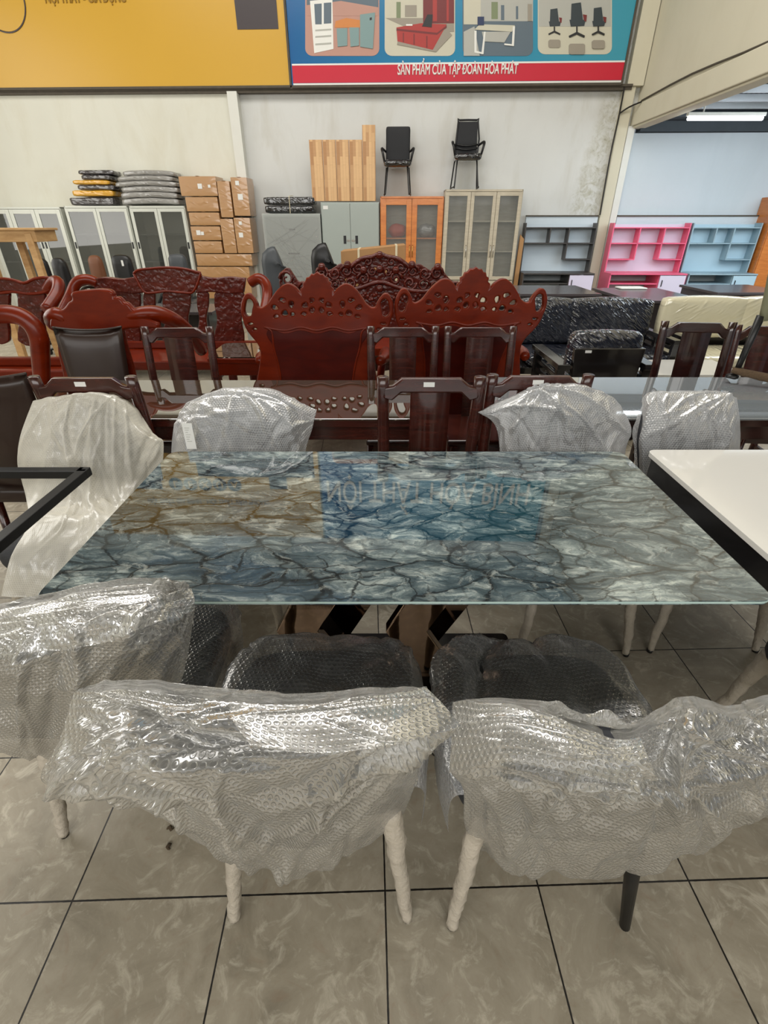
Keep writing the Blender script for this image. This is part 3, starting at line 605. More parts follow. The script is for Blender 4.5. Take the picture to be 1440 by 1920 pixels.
# ================================================================== bubble wrap sheets
def catmull_grid(rows, nu, nv):
    A = np.array(rows, dtype=float)          # (R, C, 3)
    def interp(A, n):
        R = A.shape[0]; out = []
        for k in range(n):
            f = k / (n - 1) * (R - 1); i = min(int(f), R - 2); t = f - i
            p0, p1, p2, p3 = A[max(i - 1, 0)], A[i], A[i + 1], A[min(i + 2, R - 1)]
            out.append(0.5 * (2 * p1 + (p2 - p0) * t + (2 * p0 - 5 * p1 + 4 * p2 - p3) * t * t + (3 * p1 - p0 - 3 * p2 + p3) * t ** 3))
        return np.array(out)
    B = interp(A, nv); return interp(B.transpose(1, 0, 2), nu).transpose(1, 0, 2)
def sheet(name, rows, mat, parent, off, seed, nu=120, nv=96, thick=0.095, amp=0.008, folds=16, foci=((0.0, 0.3), (1.0, 0.3)), back=True, top_t=0.02, lines=()):
    """a bag of film pulled over a chair back: rows of measured points, creased, with a second side behind"""
    rnd = random.Random(seed)
    P = catmull_grid(rows, nu, nv)           # nv, nu, 3
    U, V = np.meshgrid(np.linspace(0, 1, nu), np.linspace(0, 1, nv))
    def creases(sd, k):
        r = random.Random(sd); D = np.zeros_like(U)
        for i in range(k):
            if r.random() < 0.65:
                fu, fv = foci[r.randrange(len(foci))]; fu += r.uniform(-0.04, 0.04); fv += r.uniform(-0.05, 0.05)
                a = math.atan2(r.uniform(0.0, 1.0) - fv, r.uniform(0.1, 0.9) - fu)
            else:
                fu, fv = r.random(), r.uniform(0, 0.4); a = r.uniform(0.9, 2.2)
            dx, dy = math.cos(a), math.sin(a)
            s = (U - fu) * dx + (V - fv) * dy; d = (U - fu) * -dy + (V - fv) * dx
            d = d + 0.02 * np.sin(s * r.uniform(5, 12) + r.random() * 6)
            wdt = r.uniform(0.008, 0.028) * (0.5 + np.clip(s, 0, 1) * 1.4)
            env = 1 / (1 + np.exp(-(s - 0.03) * 40)) / (1 + np.exp((s - r.uniform(0.4, 0.9)) * 14))
            D += r.choice((1, 1, -0.7)) * r.uniform(0.4, 1.0) * np.exp(-(d / wdt) ** 2) * env
        for (u0, v0, u1, v1, am, wd_) in lines:
            L = math.hypot(u1 - u0, v1 - v0); dx, dy = (u1 - u0) / L, (v1 - v0) / L
            s = (U - u0) * dx + (V - v0) * dy; d = (U - u0) * -dy + (V - v0) * dx + 0.012 * np.sin(s * 14 + u0 * 9)
            env = 1 / (1 + np.exp(-(s - 0.02) * 50)) / (1 + np.exp((s - L) * 20))
            D += 0.55 * am * np.exp(-(d / (wd_ * (0.5 + 0.9 * np.clip(s / L, 0, 1)))) ** 2) * env
        return D
    dU = np.gradient(P, axis=1); dV = np.gradient(P, axis=0); N = np.cross(dU, dV); N /= np.linalg.norm(N, axis=2, keepdims=True) + 1e-9
    mid = N[nv // 2, nu // 2]
    if mid[1] > 0: N = -N
    nz = np.array([[noise.noise(Vector((P[j, i, 0] * 11 + seed, P[j, i, 1] * 11, P[j, i, 2] * 11))) + 0.5 * noise.noise(Vector((P[j, i, 0] * 32, P[j, i, 1] * 32 + seed, P[j, i, 2] * 32))) for i in range(nu)] for j in range(nv)])
    edge = (np.clip(np.minimum(U, 1 - U) * 14, 0, 1) * 0.8 + 0.2) * (np.clip((1 - V) * 7, 0, 1) * 0.85 + 0.15)
    Q = P + N * ((creases(seed, folds) * amp + nz * amp * 0.55) * edge)[..., None]
    # frayed, wavy hem
    wav = np.array([noise.noise(Vector((k * 0.11, seed, 0))) for k in range(nu)])
    Q[-1, :, 2] += wav * 0.006; Q[0, :, 2] += wav * 0.006
    step_u = np.linalg.norm(np.diff(Q, axis=1), axis=2).mean(0); step_v = np.linalg.norm(np.diff(Q, axis=0), axis=2).mean(1)
    cu = np.concatenate([[0], np.cumsum(step_u)]); cv = np.concatenate([[0], np.cumsum(step_v)])
    uvA = np.stack(np.meshgrid(cu, cv), -1).reshape(-1, 2)
    fs = [(j * nu + i, j * nu + i + 1, (j + 1) * nu + i + 1, (j + 1) * nu + i) for j in range(nv - 1) for i in range(nu - 1)]
    b = MB(off); b.add([tuple(p) for p in Q.reshape(-1, 3)], fs); uv = list(map(tuple, uvA))
    if back:
        T = thick * (1 - np.abs(2 * U - 1) ** 4) * (top_t / thick + (1 - top_t / thick) * np.clip(V * 2.2, 0, 1))
        B = Q.copy(); B[..., 1] += T + (creases(seed + 7, folds) * amp * 0.6) * edge; B[..., 1] = np.maximum(B[..., 1], Q[..., 1] + 0.002)
        base = nu * nv
        b.add([tuple(p) for p in B.reshape(-1, 3)], [f[::-1] for f in fs]); uv += [(x + 3.1, y) for x, y in map(tuple, uvA)]
        b.add([], [])
        stitch = [(i, base + i, base + i + 1, i + 1) for i in range(nu - 1)]
        stitch += [(j * nu, (j + 1) * nu, base + (j + 1) * nu, base + j * nu) for j in range(nv - 1)] + [(j * nu + nu - 1, base + j * nu + nu - 1, base + (j + 1) * nu + nu - 1, (j + 1) * nu + nu - 1) for j in range(nv - 1)]
        b.f += stitch; b.mi += [0] * len(stitch)
    return b.build(name, mat, parent, True, uv=uv)
def R(pts, Y=None):
    return [tuple(at_y(p[0], p[1], p[2] if len(p) > 2 else Y)) for p in pts]
# ------------------------------------------------------------------ wrapped upholstered chairs
def wrapped_leg(b, p, q, r0=0.025, r1=0.0135, seed=1):
    p, q = Vector(p), Vector(q); rnd = random.Random(seed); pts, rr = [], []
    for k in range(9):
        t = k / 8; pts.append(p.lerp(q, t) + Vector((rnd.uniform(-1, 1), rnd.uniform(-1, 1), 0)) * 0.002); rr.append(r0 + (r1 - r0) * t + rnd.uniform(-0.0015, 0.0015))
    b.tube(pts, rr, 9, smooth=3, seed=seed, wob=0.26)
def chair_core(root, face=1, w=0.50, top=0.88, seat_fab='seatfab', bare=(), rows=None, ur=(0.13, 0.87), vr=(0.12, 0.9)):
    """seat, curved backrest and four splayed legs; the backrest stands at y = -0.22*face"""
    f = face; b = MB()
    if rows is not None:
        inv = (Matrix.Translation(root.location) @ Matrix.Rotation(root.rotation_euler.z, 4, 'Z')).inverted()
        P = catmull_grid(rows, 41, 41); n, m = 16, 14; iu = [int(round(40 * (ur[0] + (ur[1] - ur[0]) * i / n))) for i in range(n + 1)]; iv = [int(round(40 * (vr[0] + (vr[1] - vr[0]) * j / m))) for j in range(m + 1)]
        for sgn in (0, 1):
            vs = []
            for j in range(m + 1):
                for i in range(n + 1):
                    a = -1 + 2 * i / n; c = -1 + 2 * j / m; p = Vector(P[iv[j], iu[i]])
                    mid = Vector(P[iv[j], iu[n // 2]]); sh = 0.10 * max(0.0, -c) ** 3
                    p = p.lerp(mid, sh if abs(a) > 0.5 else 0); p.y += 0.044 + (1 if sgn else -1) * 0.018 * (1 - a ** 8) * (1 - c ** 8)
                    vs.append(inv @ p)
            b.add(vs, [(j * (n + 1) + i, j * (n + 1) + i + 1, (j + 1) * (n + 1) + i + 1, (j + 1) * (n + 1) + i) for j in range(m) for i in range(n)])
        b.build('backrest', M['fabric'], root, True, weld=True)
    b = MB(); b.soft(-0.228, 0.228, -0.20, 0.22, 0.38, 0.475, 0.045, puff=0.008); b.v = [(x * (1 - 0.16 * abs(y / 0.22) ** 4), y * (1 - 0.12 * abs(x / 0.228) ** 4), z) for x, y, z in b.v]; b.build('seat', M[seat_fab], root, True, weld=True)
    for k, (sx, sy) in enumerate(((-1, -1), (1, -1), (-1, 1), (1, 1))):
        b = MB(); p = (sx * 0.17, sy * 0.17 * f, 0.385); q = (sx * 0.21, sy * 0.225 * f, 0.012 if k not in bare else 0.0)
        if k in bare:
            b.tube([p, q], [0.021, 0.012], 14, smooth=1); b.build('leg', M['black'], root, True)['label'] = 'bare black leg'
        else:
            wrapped_leg(b, p, q, seed=k + 3); b.build('leg', M['paper'], root, True)
            b = MB(); b.tube([(q[0], q[1], 0.014), (q[0] + sx * 0.001, q[1], 0.0)], [0.0125, 0.011], 10, smooth=1); b.build('leg_tip', M['black'], [o for o in bpy.data.objects if o.parent == root][-1], True)
def seat_wrap(root, mat, seed, x0=-0.25, x1=0.25, y0=-0.18, y1=0.25, zt=0.500, zb=0.34, amp=0.012, flip=1):
    rows = []; A = (-1.0, -1.02, -0.98, -0.8, -0.4, 0.0, 0.4, 0.8, 0.98, 1.02, 1.0); Z = (1, 0.5, 0.12, 0, 0, 0, 0, 0, 0.12, 0.5, 1)
    for (yy, zz) in ((y1 + 0.012, zb), (y1 + 0.015, zt - 0.06), (y1 - 0.005, zt - 0.012), (y1 * 0.7, zt + 0.01), (0.03, zt + 0.012), (y0 * 0.6, zt + 0.008), (y0 - 0.02, zt)):
        yn = abs(yy / 0.26); row = []
        for a, q in zip(A, Z):
            x = (x0 + x1) / 2 + a * (x1 - x0) / 2 * (1 - 0.16 * min(1, yn) ** 4); y = yy * (1 - 0.10 * abs(a) ** 4)
            row.append((x, y * flip, zz + (zb - zz) * q))
        rows.append(row)
    return sheet('seat_wrap', rows, mat, root, (0, 0, 0), seed, 70, 60, amp=amp, folds=14, back=False, foci=((0.0, 0.2), (1.0, 0.1), (0.5, 0.0)))
def flap(t, rows, mat, seed):
    o = sheet('wrap_flap', rows, mat, t, (0, 0, 0), seed, 80, 40, amp=0.005, folds=6, back=False)
    o.matrix_parent_inverse = (Matrix.Translation(t.location) @ Matrix.Rotation(t.rotation_euler.z, 4, 'Z')).inverted()
G = 'bubble wrapped dining chairs around the agate table'
# F: near, centre
t = thing('wrapped_chair', 'bubble wrapped chair in the near row left of centre, whole back in view', 'chair', (-0.155, 0.75, 0), 0.0, G)
seat_wrap(t, M['wrapS'], 31)
def wrap_at(t, rows, mat, seed, **kw):
    o = sheet('bubble_wrap', rows, mat, t, (0, 0, 0), seed, **kw)
    o.matrix_parent_inverse = (Matrix.Translation(t.location) @ Matrix.Rotation(t.rotation_euler.z, 4, 'Z')).inverted()
    return o
rowsF = [R([(138, 1300, .505), (215, 1292, .48), (330, 1303, .46), (450, 1317, .45), (570, 1322, .45), (690, 1308, .47), (798, 1291, .505)]),
         R([(112, 1385, .47), (220, 1350, .445), (330, 1362, .425), (450, 1378, .415), (570, 1380, .415), (690, 1362, .435), (838, 1340, .475)]),
         R([(80, 1466, .45), (195, 1436, .42), (325, 1446, .395), (450, 1448, .39), (570, 1438, .39), (700, 1405, .41), (862, 1363, .455)]),
         R([(205, 1474, .475), (290, 1490, .44), (380, 1502, .42), (470, 1505, .41), (570, 1500, .415), (680, 1472, .44), (792, 1418, .52)]),
         R([(300, 1530, .51), (370, 1552, .475), (430, 1562, .455), (500, 1570, .45), (580, 1568, .455), (665, 1545, .48), (776, 1480, .565)]),
         R([(395, 1588, .55), (440, 1604, .525), (480, 1616, .51), (530, 1626, .505), (590, 1628, .505), (650, 1608, .53), (742, 1545, .61)]),
         R([(436, 1508, .64), (466, 1513, .62), (505, 1517, .61), (545, 1519, .60), (590, 1517, .61), (645, 1510, .63), (708, 1492, .67)])]
chair_core(t, rows=rowsF, ur=(0.17, 0.83), vr=(0.1, 0.82))
wrap_at(t, rowsF, M['wrapF'], 5, lines=((.06,.12,.62,.97,2.0,.022),(.14,.1,.70,.99,1.6,.02),(.22,.32,.56,.98,-1.4,.02),(.02,.3,.42,.98,1.6,.025),(.1,.02,.5,.42,1.2,.025),(.96,.4,.62,.98,1.3,.025),(.93,.42,.74,.97,-1.2,.02),(.5,.12,.98,.28,.9,.02)), foci=((0.0, 0.33), (0.05, 0.05), (1.0, 0.33)), folds=30, amp=0.015, nu=150, nv=120)
flap(t, [R([(430, 1316, .452), (570, 1321, .445), (690, 1307, .462), (800, 1290, .50)]), R([(436, 1350, .425), (570, 1364, .41), (705, 1350, .42), (834, 1324, .47)]), R([(470, 1398, .385), (600, 1414, .375), (730, 1398, .385), (866, 1364, .448)])], M['wrapF'], 8)
# G: near, right
t = thing('wrapped_chair', 'bubble wrapped chair at lower right with one bare black rear leg', 'chair', (0.375, 0.735, 0), 0.0, G)
seat_wrap(t, M['wrapS'], 43, amp=0.02)
rowsG = [R([(850, 1318, .53), (950, 1322, .50), (1060, 1355, .475), (1150, 1387, .46), (1215, 1370, .46), (1300, 1325, .465), (1370, 1346, .475), (1450, 1320, .495), (1580, 1300, .55)]),
         R([(848, 1385, .50), (950, 1372, .465), (1060, 1396, .44), (1150, 1420, .43), (1230, 1418, .43), (1300, 1392, .435), (1380, 1400, .445), (1460, 1385, .46), (1595, 1370, .52)]),
         R([(844, 1445, .48), (950, 1428, .44), (1060, 1436, .415), (1160, 1448, .41), (1248, 1448, .425), (1320, 1445, .415), (1400, 1450, .425), (1480, 1445, .44), (1600, 1438, .50)]),
         R([(868, 1480, .51), (950, 1490, .45), (1050, 1500, .42), (1150, 1505, .41), (1250, 1508, .425), (1330, 1512, .43), (1400, 1508, .45), (1470, 1495, .48), (1560, 1480, .54)]),
         R([(872, 1550, .54), (940, 1562, .485), (1030, 1572, .45), (1130, 1574, .445), (1230, 1580, .455), (1290, 1570, .475), (1350, 1552, .5), (1420, 1525, .53), (1500, 1500, .58)]),
         R([(900, 1590, .59), (950, 1616, .54), (1010, 1635, .51), (1090, 1644, .50), (1160, 1636, .505), (1210, 1618, .525), (1270, 1592, .555), (1330, 1566, .585), (1400, 1540, .62)]),
         R([(922, 1500, .66), (962, 1508, .64), (1012, 1514, .62), (1080, 1518, .61), (1140, 1517, .615), (1190, 1510, .63), (1245, 1500, .65), (1305, 1490, .67), (1365, 1480, .69)])]
chair_core(t, bare=(1,), rows=rowsG, ur=(0.12, 0.88), vr=(0.18, 0.74))
wrap_at(t, rowsG, M['wrapF'], 16, lines=((.5,.36,.18,.02,1.3,.025),(.5,.38,.72,.0,1.6,.03),(.5,.4,.30,.98,1.2,.025),(.5,.4,.62,.98,1.5,.025),(.05,.42,.28,.98,1.8,.025),(.1,.42,.36,.98,-1.3,.02),(.03,.4,.2,.98,1.3,.02),(.5,.38,.95,.3,1.6,.03),(.52,.42,.98,.62,1.5,.03),(.5,.36,.05,.38,1.1,.03),(.55,.3,.85,.05,-1.2,.02)), foci=((0.0, 0.33), (0.5, 0.36), (0.5, 0.36), (0.95, 0.4)), folds=34, amp=0.015, nu=160, nv=120)
flap(t, [R([(848, 1317, .528), (950, 1320, .495), (1060, 1353, .47), (1150, 1385, .455), (1200, 1380, .455)]), R([(846, 1385, .495), (950, 1378, .45), (1060, 1398, .425), (1150, 1420, .415), (1215, 1420, .42)]), R([(842, 1450, .47), (950, 1432, .42), (1060, 1446, .40), (1160, 1468, .395), (1235, 1462, .41)])], M['wrapF'], 18)
# E: near, left
t = thing('wrapped_chair', 'bubble wrapped chair cut off by the left edge, nearest of the left side', 'chair', (-0.68, 0.94, 0), 0.0, G)
seat_wrap(t, M['wrapS'], 57)
rowsE = [R([(-237, 1160, .72), (-129, 1152, .67), (-28, 1146, .64), (80, 1131, .62), (190, 1113, .62), (290, 1103, .64), (358, 1105, .675)]),
         R([(-248, 1205, .68), (-136, 1190, .63), (-28, 1178, .60), (80, 1163, .585), (190, 1148, .585), (290, 1133, .605), (365, 1124, .66)]),
         R([(-255, 1245, .65), (-136, 1226, .60), (-28, 1210, .57), (80, 1200, .56), (190, 1183, .56), (290, 1162, .58), (362, 1145, .65)]),
         R([(-201, 1290, .68), (-115, 1290, .62), (-21, 1280, .58), (80, 1270, .57), (190, 1256, .58), (280, 1240, .61), (357, 1200, .69)]),
         R([(-144, 1350, .72), (-72, 1356, .66), (0, 1352, .62), (90, 1346, .61), (180, 1332, .62), (260, 1310, .65), (338, 1285, .73)]),
         R([(-79, 1400, .77), (-21, 1412, .72), (40, 1412, .69), (100, 1415, .68), (170, 1412, .69), (230, 1400, .71), (310, 1360, .79)]),
         R([(-43, 1375, .84), (0, 1375, .80), (60, 1375, .78), (110, 1375, .78), (170, 1375, .79), (230, 1375, .80), (290, 1375, .85)])]
chair_core(t, rows=rowsE, ur=(0.08, 0.92), vr=(0.12, 0.85))
wrap_at(t, rowsE, M['wrapF'], 27, lines=((.98,.35,.70,.98,1.6,.025),(.96,.3,.55,.6,1.2,.025),(.1,.4,.62,.99,1.8,.03),(.02,.45,.5,.99,1.4,.025),(.95,.33,.2,.42,1.2,.025)), foci=((1.0, 0.33), (0.0, 0.3), (1.0, 0.05)), folds=26, amp=0.013)
flap(t, [R([(-20, 1145, .64), (80, 1130, .615), (190, 1112, .615), (290, 1102, .635), (359, 1104, .672)]), R([(-20, 1178, .60), (80, 1165, .578), (190, 1148, .578), (290, 1132, .60), (364, 1124, .655)]), R([(-20, 1215, .56), (80, 1222, .55), (200, 1204, .55), (290, 1168, .57), (366, 1146, .645)])], M['wrapF'], 28)
# A: beyond the left end of the table, draped to the seat
t = thing('wrapped_chair', 'whitish wrapped chair facing out beyond the left end of the agate table', 'chair', (-1.19, 1.60, 0), 0.05, G)
rowsA = [R([(62, 752, 1.830), (100, 745, 1.820), (148, 740, 1.810), (190, 740, 1.810), (228, 750, 1.820), (262, 780, 1.830), (294, 826, 1.840)]),
         R([(38, 818, 1.790), (85, 806, 1.78), (130, 800, 1.765), (175, 798, 1.765), (220, 805, 1.775), (264, 824, 1.770), (306, 829, 1.810)]),
         R([(34, 872, 1.78), (85, 870, 1.745), (130, 866, 1.73), (175, 865, 1.73), (220, 868, 1.74), (262, 880, 1.77), (302, 884, 1.800)]),
         R([(50, 940, 1.68), (95, 940, 1.65), (140, 940, 1.635), (180, 940, 1.635), (225, 940, 1.64), (256, 940, 1.66), (278, 935, 1.72)]),
         R([(52, 985, 1.53), (100, 985, 1.5), (140, 985, 1.5), (185, 985, 1.5), (230, 985, 1.5), (250, 980, 1.51), (266, 975, 1.56)]),
         R([(20, 1045, 1.40), (70, 1045, 1.39), (120, 1045, 1.385), (170, 1041, 1.385), (220, 1036, 1.39), (238, 1030, 1.40), (262, 1020, 1.42)]),
         R([(2, 1118, 1.33), (60, 1122, 1.32), (110, 1122, 1.31), (160, 1118, 1.31), (210, 1112, 1.32), (232, 1106, 1.33), (256, 1100, 1.35)])]
chair_core(t, face=-1, rows=rowsA, ur=(0.15, 0.8), vr=(0.06, 0.42))
wrap_at(t, rowsA, M['wrapA'], 33, lines=((.48,.0,.5,.98,1.6,.03),(.62,.0,.72,.95,1.5,.022),(.70,.02,.86,.7,1.4,.022),(.56,.02,.58,.6,-1.1,.02),(.3,.03,.06,.6,1.0,.03),(.97,.17,.6,.1,1.3,.02),(.97,.2,.66,.5,1.2,.03),(.05,.62,.9,.60,1.3,.03)), foci=((1.0, 0.15), (0.3, 0.0), (0.6, 0.0)), folds=22, amp=0.013, thick=0.06)
# B, C, D: behind the table
def far_chair(label, loc, rows, mat, seed, **kw):
    t = thing('wrapped_chair', label, 'chair', loc, 0, G); chair_core(t, face=-1, rows=rows, ur=kw.pop('ur', (0.15, 0.85)), vr=(0.12, 0.98)); seat_wrap(t, M['wrapS'], seed + 3, flip=-1)
    wrap_at(t, rows, mat, seed, **kw); return t
tB = far_chair('grey wrapped chair behind the agate table with a white paper tag', (-0.60, 1.62, 0), [
    R([(326, 795, 1.86), (348, 760, 1.85), (390, 738, 1.84), (450, 728, 1.835), (515, 734, 1.84), (560, 756, 1.855), (594, 768, 1.88)]),
    R([(322, 832, 1.83), (345, 803, 1.79), (390, 786, 1.775), (450, 780, 1.77), (510, 784, 1.775), (555, 796, 1.80), (584, 807, 1.86)]),
    R([(322, 872, 1.80), (350, 860, 1.77), (390, 852, 1.755), (450, 850, 1.75), (510, 850, 1.755), (550, 852, 1.78), (572, 852, 1.83)]),
    R([(328, 960, 1.74), (362, 955, 1.70), (400, 950, 1.69), (450, 950, 1.69), (500, 950, 1.69), (540, 950, 1.70), (560, 950, 1.75)])], M['wrapB'], 61, amp=0.012, lines=((.08,.3,.55,.28,1.4,.03),(.5,.05,.85,.98,1.5,.025),(.72,.15,.95,.9,1.2,.03),(.3,.1,.2,.9,1.0,.03),(.98,.2,.7,.5,1.3,.025)), foci=((0.1, 0.0), (1.0, 0.2), (0.5, 0.0)), nv=80)
o = MB(); p0 = at_y(340, 794, 1.735); p1 = at_y(369, 842, 1.735); o.box(p0.x, p1.x, 1.735, 1.737, p1.z, p0.z, None)
o.off = Vector((0, 0, 0)); o = o.build('paper_tag', M['label'], tB); o.matrix_parent_inverse = Matrix.Translation(tB.location).inverted(); o['label'] = 'white printed paper tag'
o2 = MB()
for k in range(7): o2.box(p0.x + 0.008, p1.x - 0.012 - 0.004 * (k % 3), 1.7335, 1.735, p0.z - 0.018 - k * 0.009, p0.z - 0.0165 - k * 0.009)
o2.build('tag_print', M['p_grey'], o)
far_chair('wrapped chair behind the agate table right of centre, bag corner pointing left', (0.745, 1.60, 0), [
    R([(896, 773, 1.825), (955, 748, 1.825), (1000, 730, 1.835), (1050, 722, 1.83), (1105, 728, 1.835), (1152, 748, 1.85), (1178, 785, 1.86)]),
    R([(928, 797, 1.83), (965, 785, 1.78), (1005, 775, 1.765), (1050, 771, 1.76), (1100, 775, 1.765), (1148, 788, 1.79), (1184, 810, 1.83)]),
    R([(938, 852, 1.80), (970, 850, 1.76), (1010, 850, 1.75), (1050, 850, 1.745), (1100, 850, 1.75), (1142, 850, 1.77), (1172, 850, 1.81)]),
    R([(940, 950, 1.72), (972, 950, 1.69), (1010, 950, 1.68), (1050, 950, 1.68), (1096, 950, 1.68), (1135, 950, 1.69), (1165, 950, 1.73)])], M['wrapB'], 77, amp=0.014, lines=((.42,.02,.98,.42,1.8,.025),(.4,.08,.72,.99,1.8,.025),(.32,.05,.28,.95,1.3,.03),(.5,.1,.52,.8,-1.2,.02),(.0,.1,.4,.3,1.3,.03),(.9,.4,.75,.98,1.2,.03)), foci=((0.5, 0.0), (0.3, 0.0), (0.0, 0.1)), folds=22, nv=80)
far_chair('square backed wrapped chair behind the white table corner', (1.27, 1.62, 0), [
    R([(1206, 750, 1.88), (1222, 738, 1.86), (1260, 736, 1.85), (1300, 735, 1.85), (1340, 735, 1.85), (1370, 737, 1.855), (1382, 746, 1.87)]),
    R([(1202, 800, 1.84), (1215, 790, 1.80), (1260, 786, 1.78), (1300, 785, 1.78), (1340, 785, 1.78), (1370, 789, 1.79), (1388, 800, 1.84)]),
    R([(1200, 846, 1.82), (1208, 846, 1.78), (1255, 846, 1.765), (1300, 846, 1.76), (1340, 846, 1.765), (1370, 846, 1.775), (1387, 846, 1.82)]),
    R([(1206, 940, 1.76), (1215, 940, 1.72), (1255, 940, 1.71), (1300, 940, 1.71), (1335, 940, 1.71), (1360, 940, 1.72), (1378, 940, 1.76)])], M['wrapB'], 89, amp=0.009, lines=((.3,.02,.24,.99,1.6,.025),(.5,.02,.5,.99,1.3,.03),(.78,.02,.8,.99,1.6,.025),(.66,.05,.66,.9,-1.1,.02),(.2,.05,.02,.9,1.2,.03)), foci=((0.2, 0.0), (0.6, 0.0), (0.9, 0.0)), ur=(0.12, 0.95), nv=80)
# right: grey seat just inside the frame under the white table
t = thing('wrapped_chair', 'charcoal chair at the right edge, wrapped leg showing below the white table', 'chair', (1.30, 0.84, 0), -0.06, G)
chair_core(t)
b = MB(); b.soft(-0.24, 0.24, -0.30, -0.24, 0.5, 0.72, 0.028, n=8); b.soft(-0.18, 0.18, -0.26, -0.2, 0.42, 0.52, 0.025, n=6); b.build('backrest', M['fabric'], t, True)
# ================================================================== tables
def rounded_rect(x0, x1, y0, y1, r, n=6):
    P = []
    for cx, cy, a0 in ((x1 - r, y0 + r, -90), (x1 - r, y1 - r, 0), (x0 + r, y1 - r, 90), (x0 + r, y0 + r, 180)):
        for k in range(n + 1):
            a = math.radians(a0 + 90 * k / n); P.append((cx + r * math.cos(a), cy + r * math.sin(a)))
    return P
tc0 = Vector((0.045, 1.245, 0))
t = thing('dining_table', 'blue grey agate patterned dining table with glossy top in the centre', 'table', tc0)
b = MB(); b.prism(rounded_rect(-0.828, 0.828, -0.413, 0.413, 0.035), 0.738, 0.75, 'z'); o = b.build('tabletop', M['agate'], t, bevel=0.003)
b = MB(); b.prism(rounded_rect(-0.829, 0.829, -0.414, 0.414, 0.036), 0.7425, 0.7475, 'z'); b.build('top_edge', M['edge'], o)
for k, x in enumerate((-0.225, 0.12)):
    b = MB()
    for sg in (-1, 1):
        # folded mirror bronze blade: a zigzag in elevation
        b.prism([(x - 0.16 * sg, 0.03), (x - 0.02 * sg, 0.03), (x + 0.16 * sg, 0.36), (x - 0.02 * sg, 0.72), (x - 0.16 * sg, 0.72), (x + 0.03 * sg, 0.36)], -0.02 + 0.09 * sg, 0.02 + 0.09 * sg)
    b.build('leg', M['bronze'], t, bevel=0.004)
b = MB(); b.prism(rounded_rect(-0.385, 0.455, -0.22, 0.22, 0.02), 0.0, 0.03, 'z'); b.build('base_plate', M['blackl'], t, bevel=0.004)
b = MB(); b.box(-0.4, 0.4, -0.2, -0.16, 0.70, 0.738); b.box(-0.4, 0.4, 0.16, 0.2, 0.70, 0.738); b.box(-0.36, -0.3, -0.2, 0.2, 0.70, 0.738); b.box(0.3, 0.36, -0.2, 0.2, 0.70, 0.738); b.build('under_frame', M['blackl'], t)
t = thing('dining_table', 'white topped dining table with a black frame at the right edge', 'table', (1.72, 1.15, 0))
b = MB(); b.prism(rounded_rect(-0.75, 0.75, -0.52, 0.52, 0.03), 0.735, 0.752, 'z'); b.build('tabletop', M['whitetop'], t, bevel=0.004)
b = MB(); b.box(-0.735, -0.70, -0.5, 0.5, 0.655, 0.735); b.box(0.70, 0.735, -0.5, 0.5, 0.655, 0.735); b.box(-0.7, 0.7, 0.465, 0.5, 0.655, 0.735); b.box(-0.7, 0.7, -0.5, -0.465, 0.655, 0.735); b.build('apron', M['blackl'], t, bevel=0.003)
for x in (0.0, 0.5):
    b = MB(); b.bar((x - 0.02, -0.4, 0.0), (x, 0.0, 0.655), 0.06, 0.06); b.bar((x, 0.4, 0.0), (x, 0.0, 0.655), 0.06, 0.06); b.build('leg', M['blackl'], t)
t = thing('table_frame', 'empty black square tube table frame at the left edge', 'table frame', (-1.82, 1.10, 0))
b = MB()
x0, x1, y0, y1 = -0.75, 0.77, -0.55, 0.44
for (a, c) in (((x0, y1), (x1, y1)), ((x1, y1 + .0), (x1, y0)), ((x1, y0), (x0, y0)), ((x0, y0), (x0, y1))):
    b.bar((a[0], a[1], 0.72), (c[0], c[1], 0.72), 0.035, 0.03)
b.box(x1 - 0.018, x1 + 0.018, y1 - 0.018, y1 + 0.018, 0.705, 0.735)
b.bar((0.0, y0, 0.715), (0.0, y1, 0.715), 0.035, 0.03); b.build('top_frame', M['metalframe'], t, bevel=0.003)
for y in (-0.4, 0.34):
    b = MB(); b.bar((-0.35, y, 0), (0.25, y, 0.71), 0.04, 0.04, (0, 1, 0)); b.bar((0.3, y + 0.045, 0), (-0.3, y + 0.045, 0.71), 0.04, 0.04, (0, 1, 0)); b.build('leg', M['metalframe'], t)
def long_table(label, x0, x1, y0, y1, topmat, woodm):
    t = thing('dining_table', label, 'table', ((x0 + x1) / 2, (y0 + y1) / 2, 0)); hx, hy = (x1 - x0) / 2, (y1 - y0) / 2
    b = MB(); b.prism(rounded_rect(-hx, hx, -hy, hy, 0.04), 0.752, 0.76, 'z'); b.build('glass_top', topmat, t, bevel=0.002).rotation_euler.x = -0.019
    b = MB(); b.prism(rounded_rect(-hx + 0.01, hx - 0.01, -hy + 0.01, hy - 0.01, 0.03), 0.72, 0.751, 'z'); b.box(-hx + 0.07, hx - 0.07, -hy + 0.07, hy - 0.07, 0.64, 0.72); b.build('tabletop', woodm, t, bevel=0.005).rotation_euler.x = -0.019
    for sx in (-1, 1):
        for sy in (0.09, 0.15):
            b = MB(); b.tube([(sx * 0.2, sy, 0.65), (sx * 0.2, sy, 0)], [0.04, 0.035], 8, smooth=1); b.build('leg', woodm, t, True)
    return t
zn = 0.76
xa = at_z(845, 795, zn).x; yn = at_z(600, 798, zn).y; yf = at_z(500, 712, zn).y
long_table('long dining table with smoked glass top behind the wrapped chairs, left and middle', -1.75, xa, yn + 0.05, yf, M['glassbrown'], M['rosew'])
xb = at_z(905, 740, zn).x
long_table('dining table with grey glass top behind the wrapped chairs on the right', xb + 0.03, 2.18, yn + 0.05, yf + 0.06, M['glassgrey'], M['rosewd'])
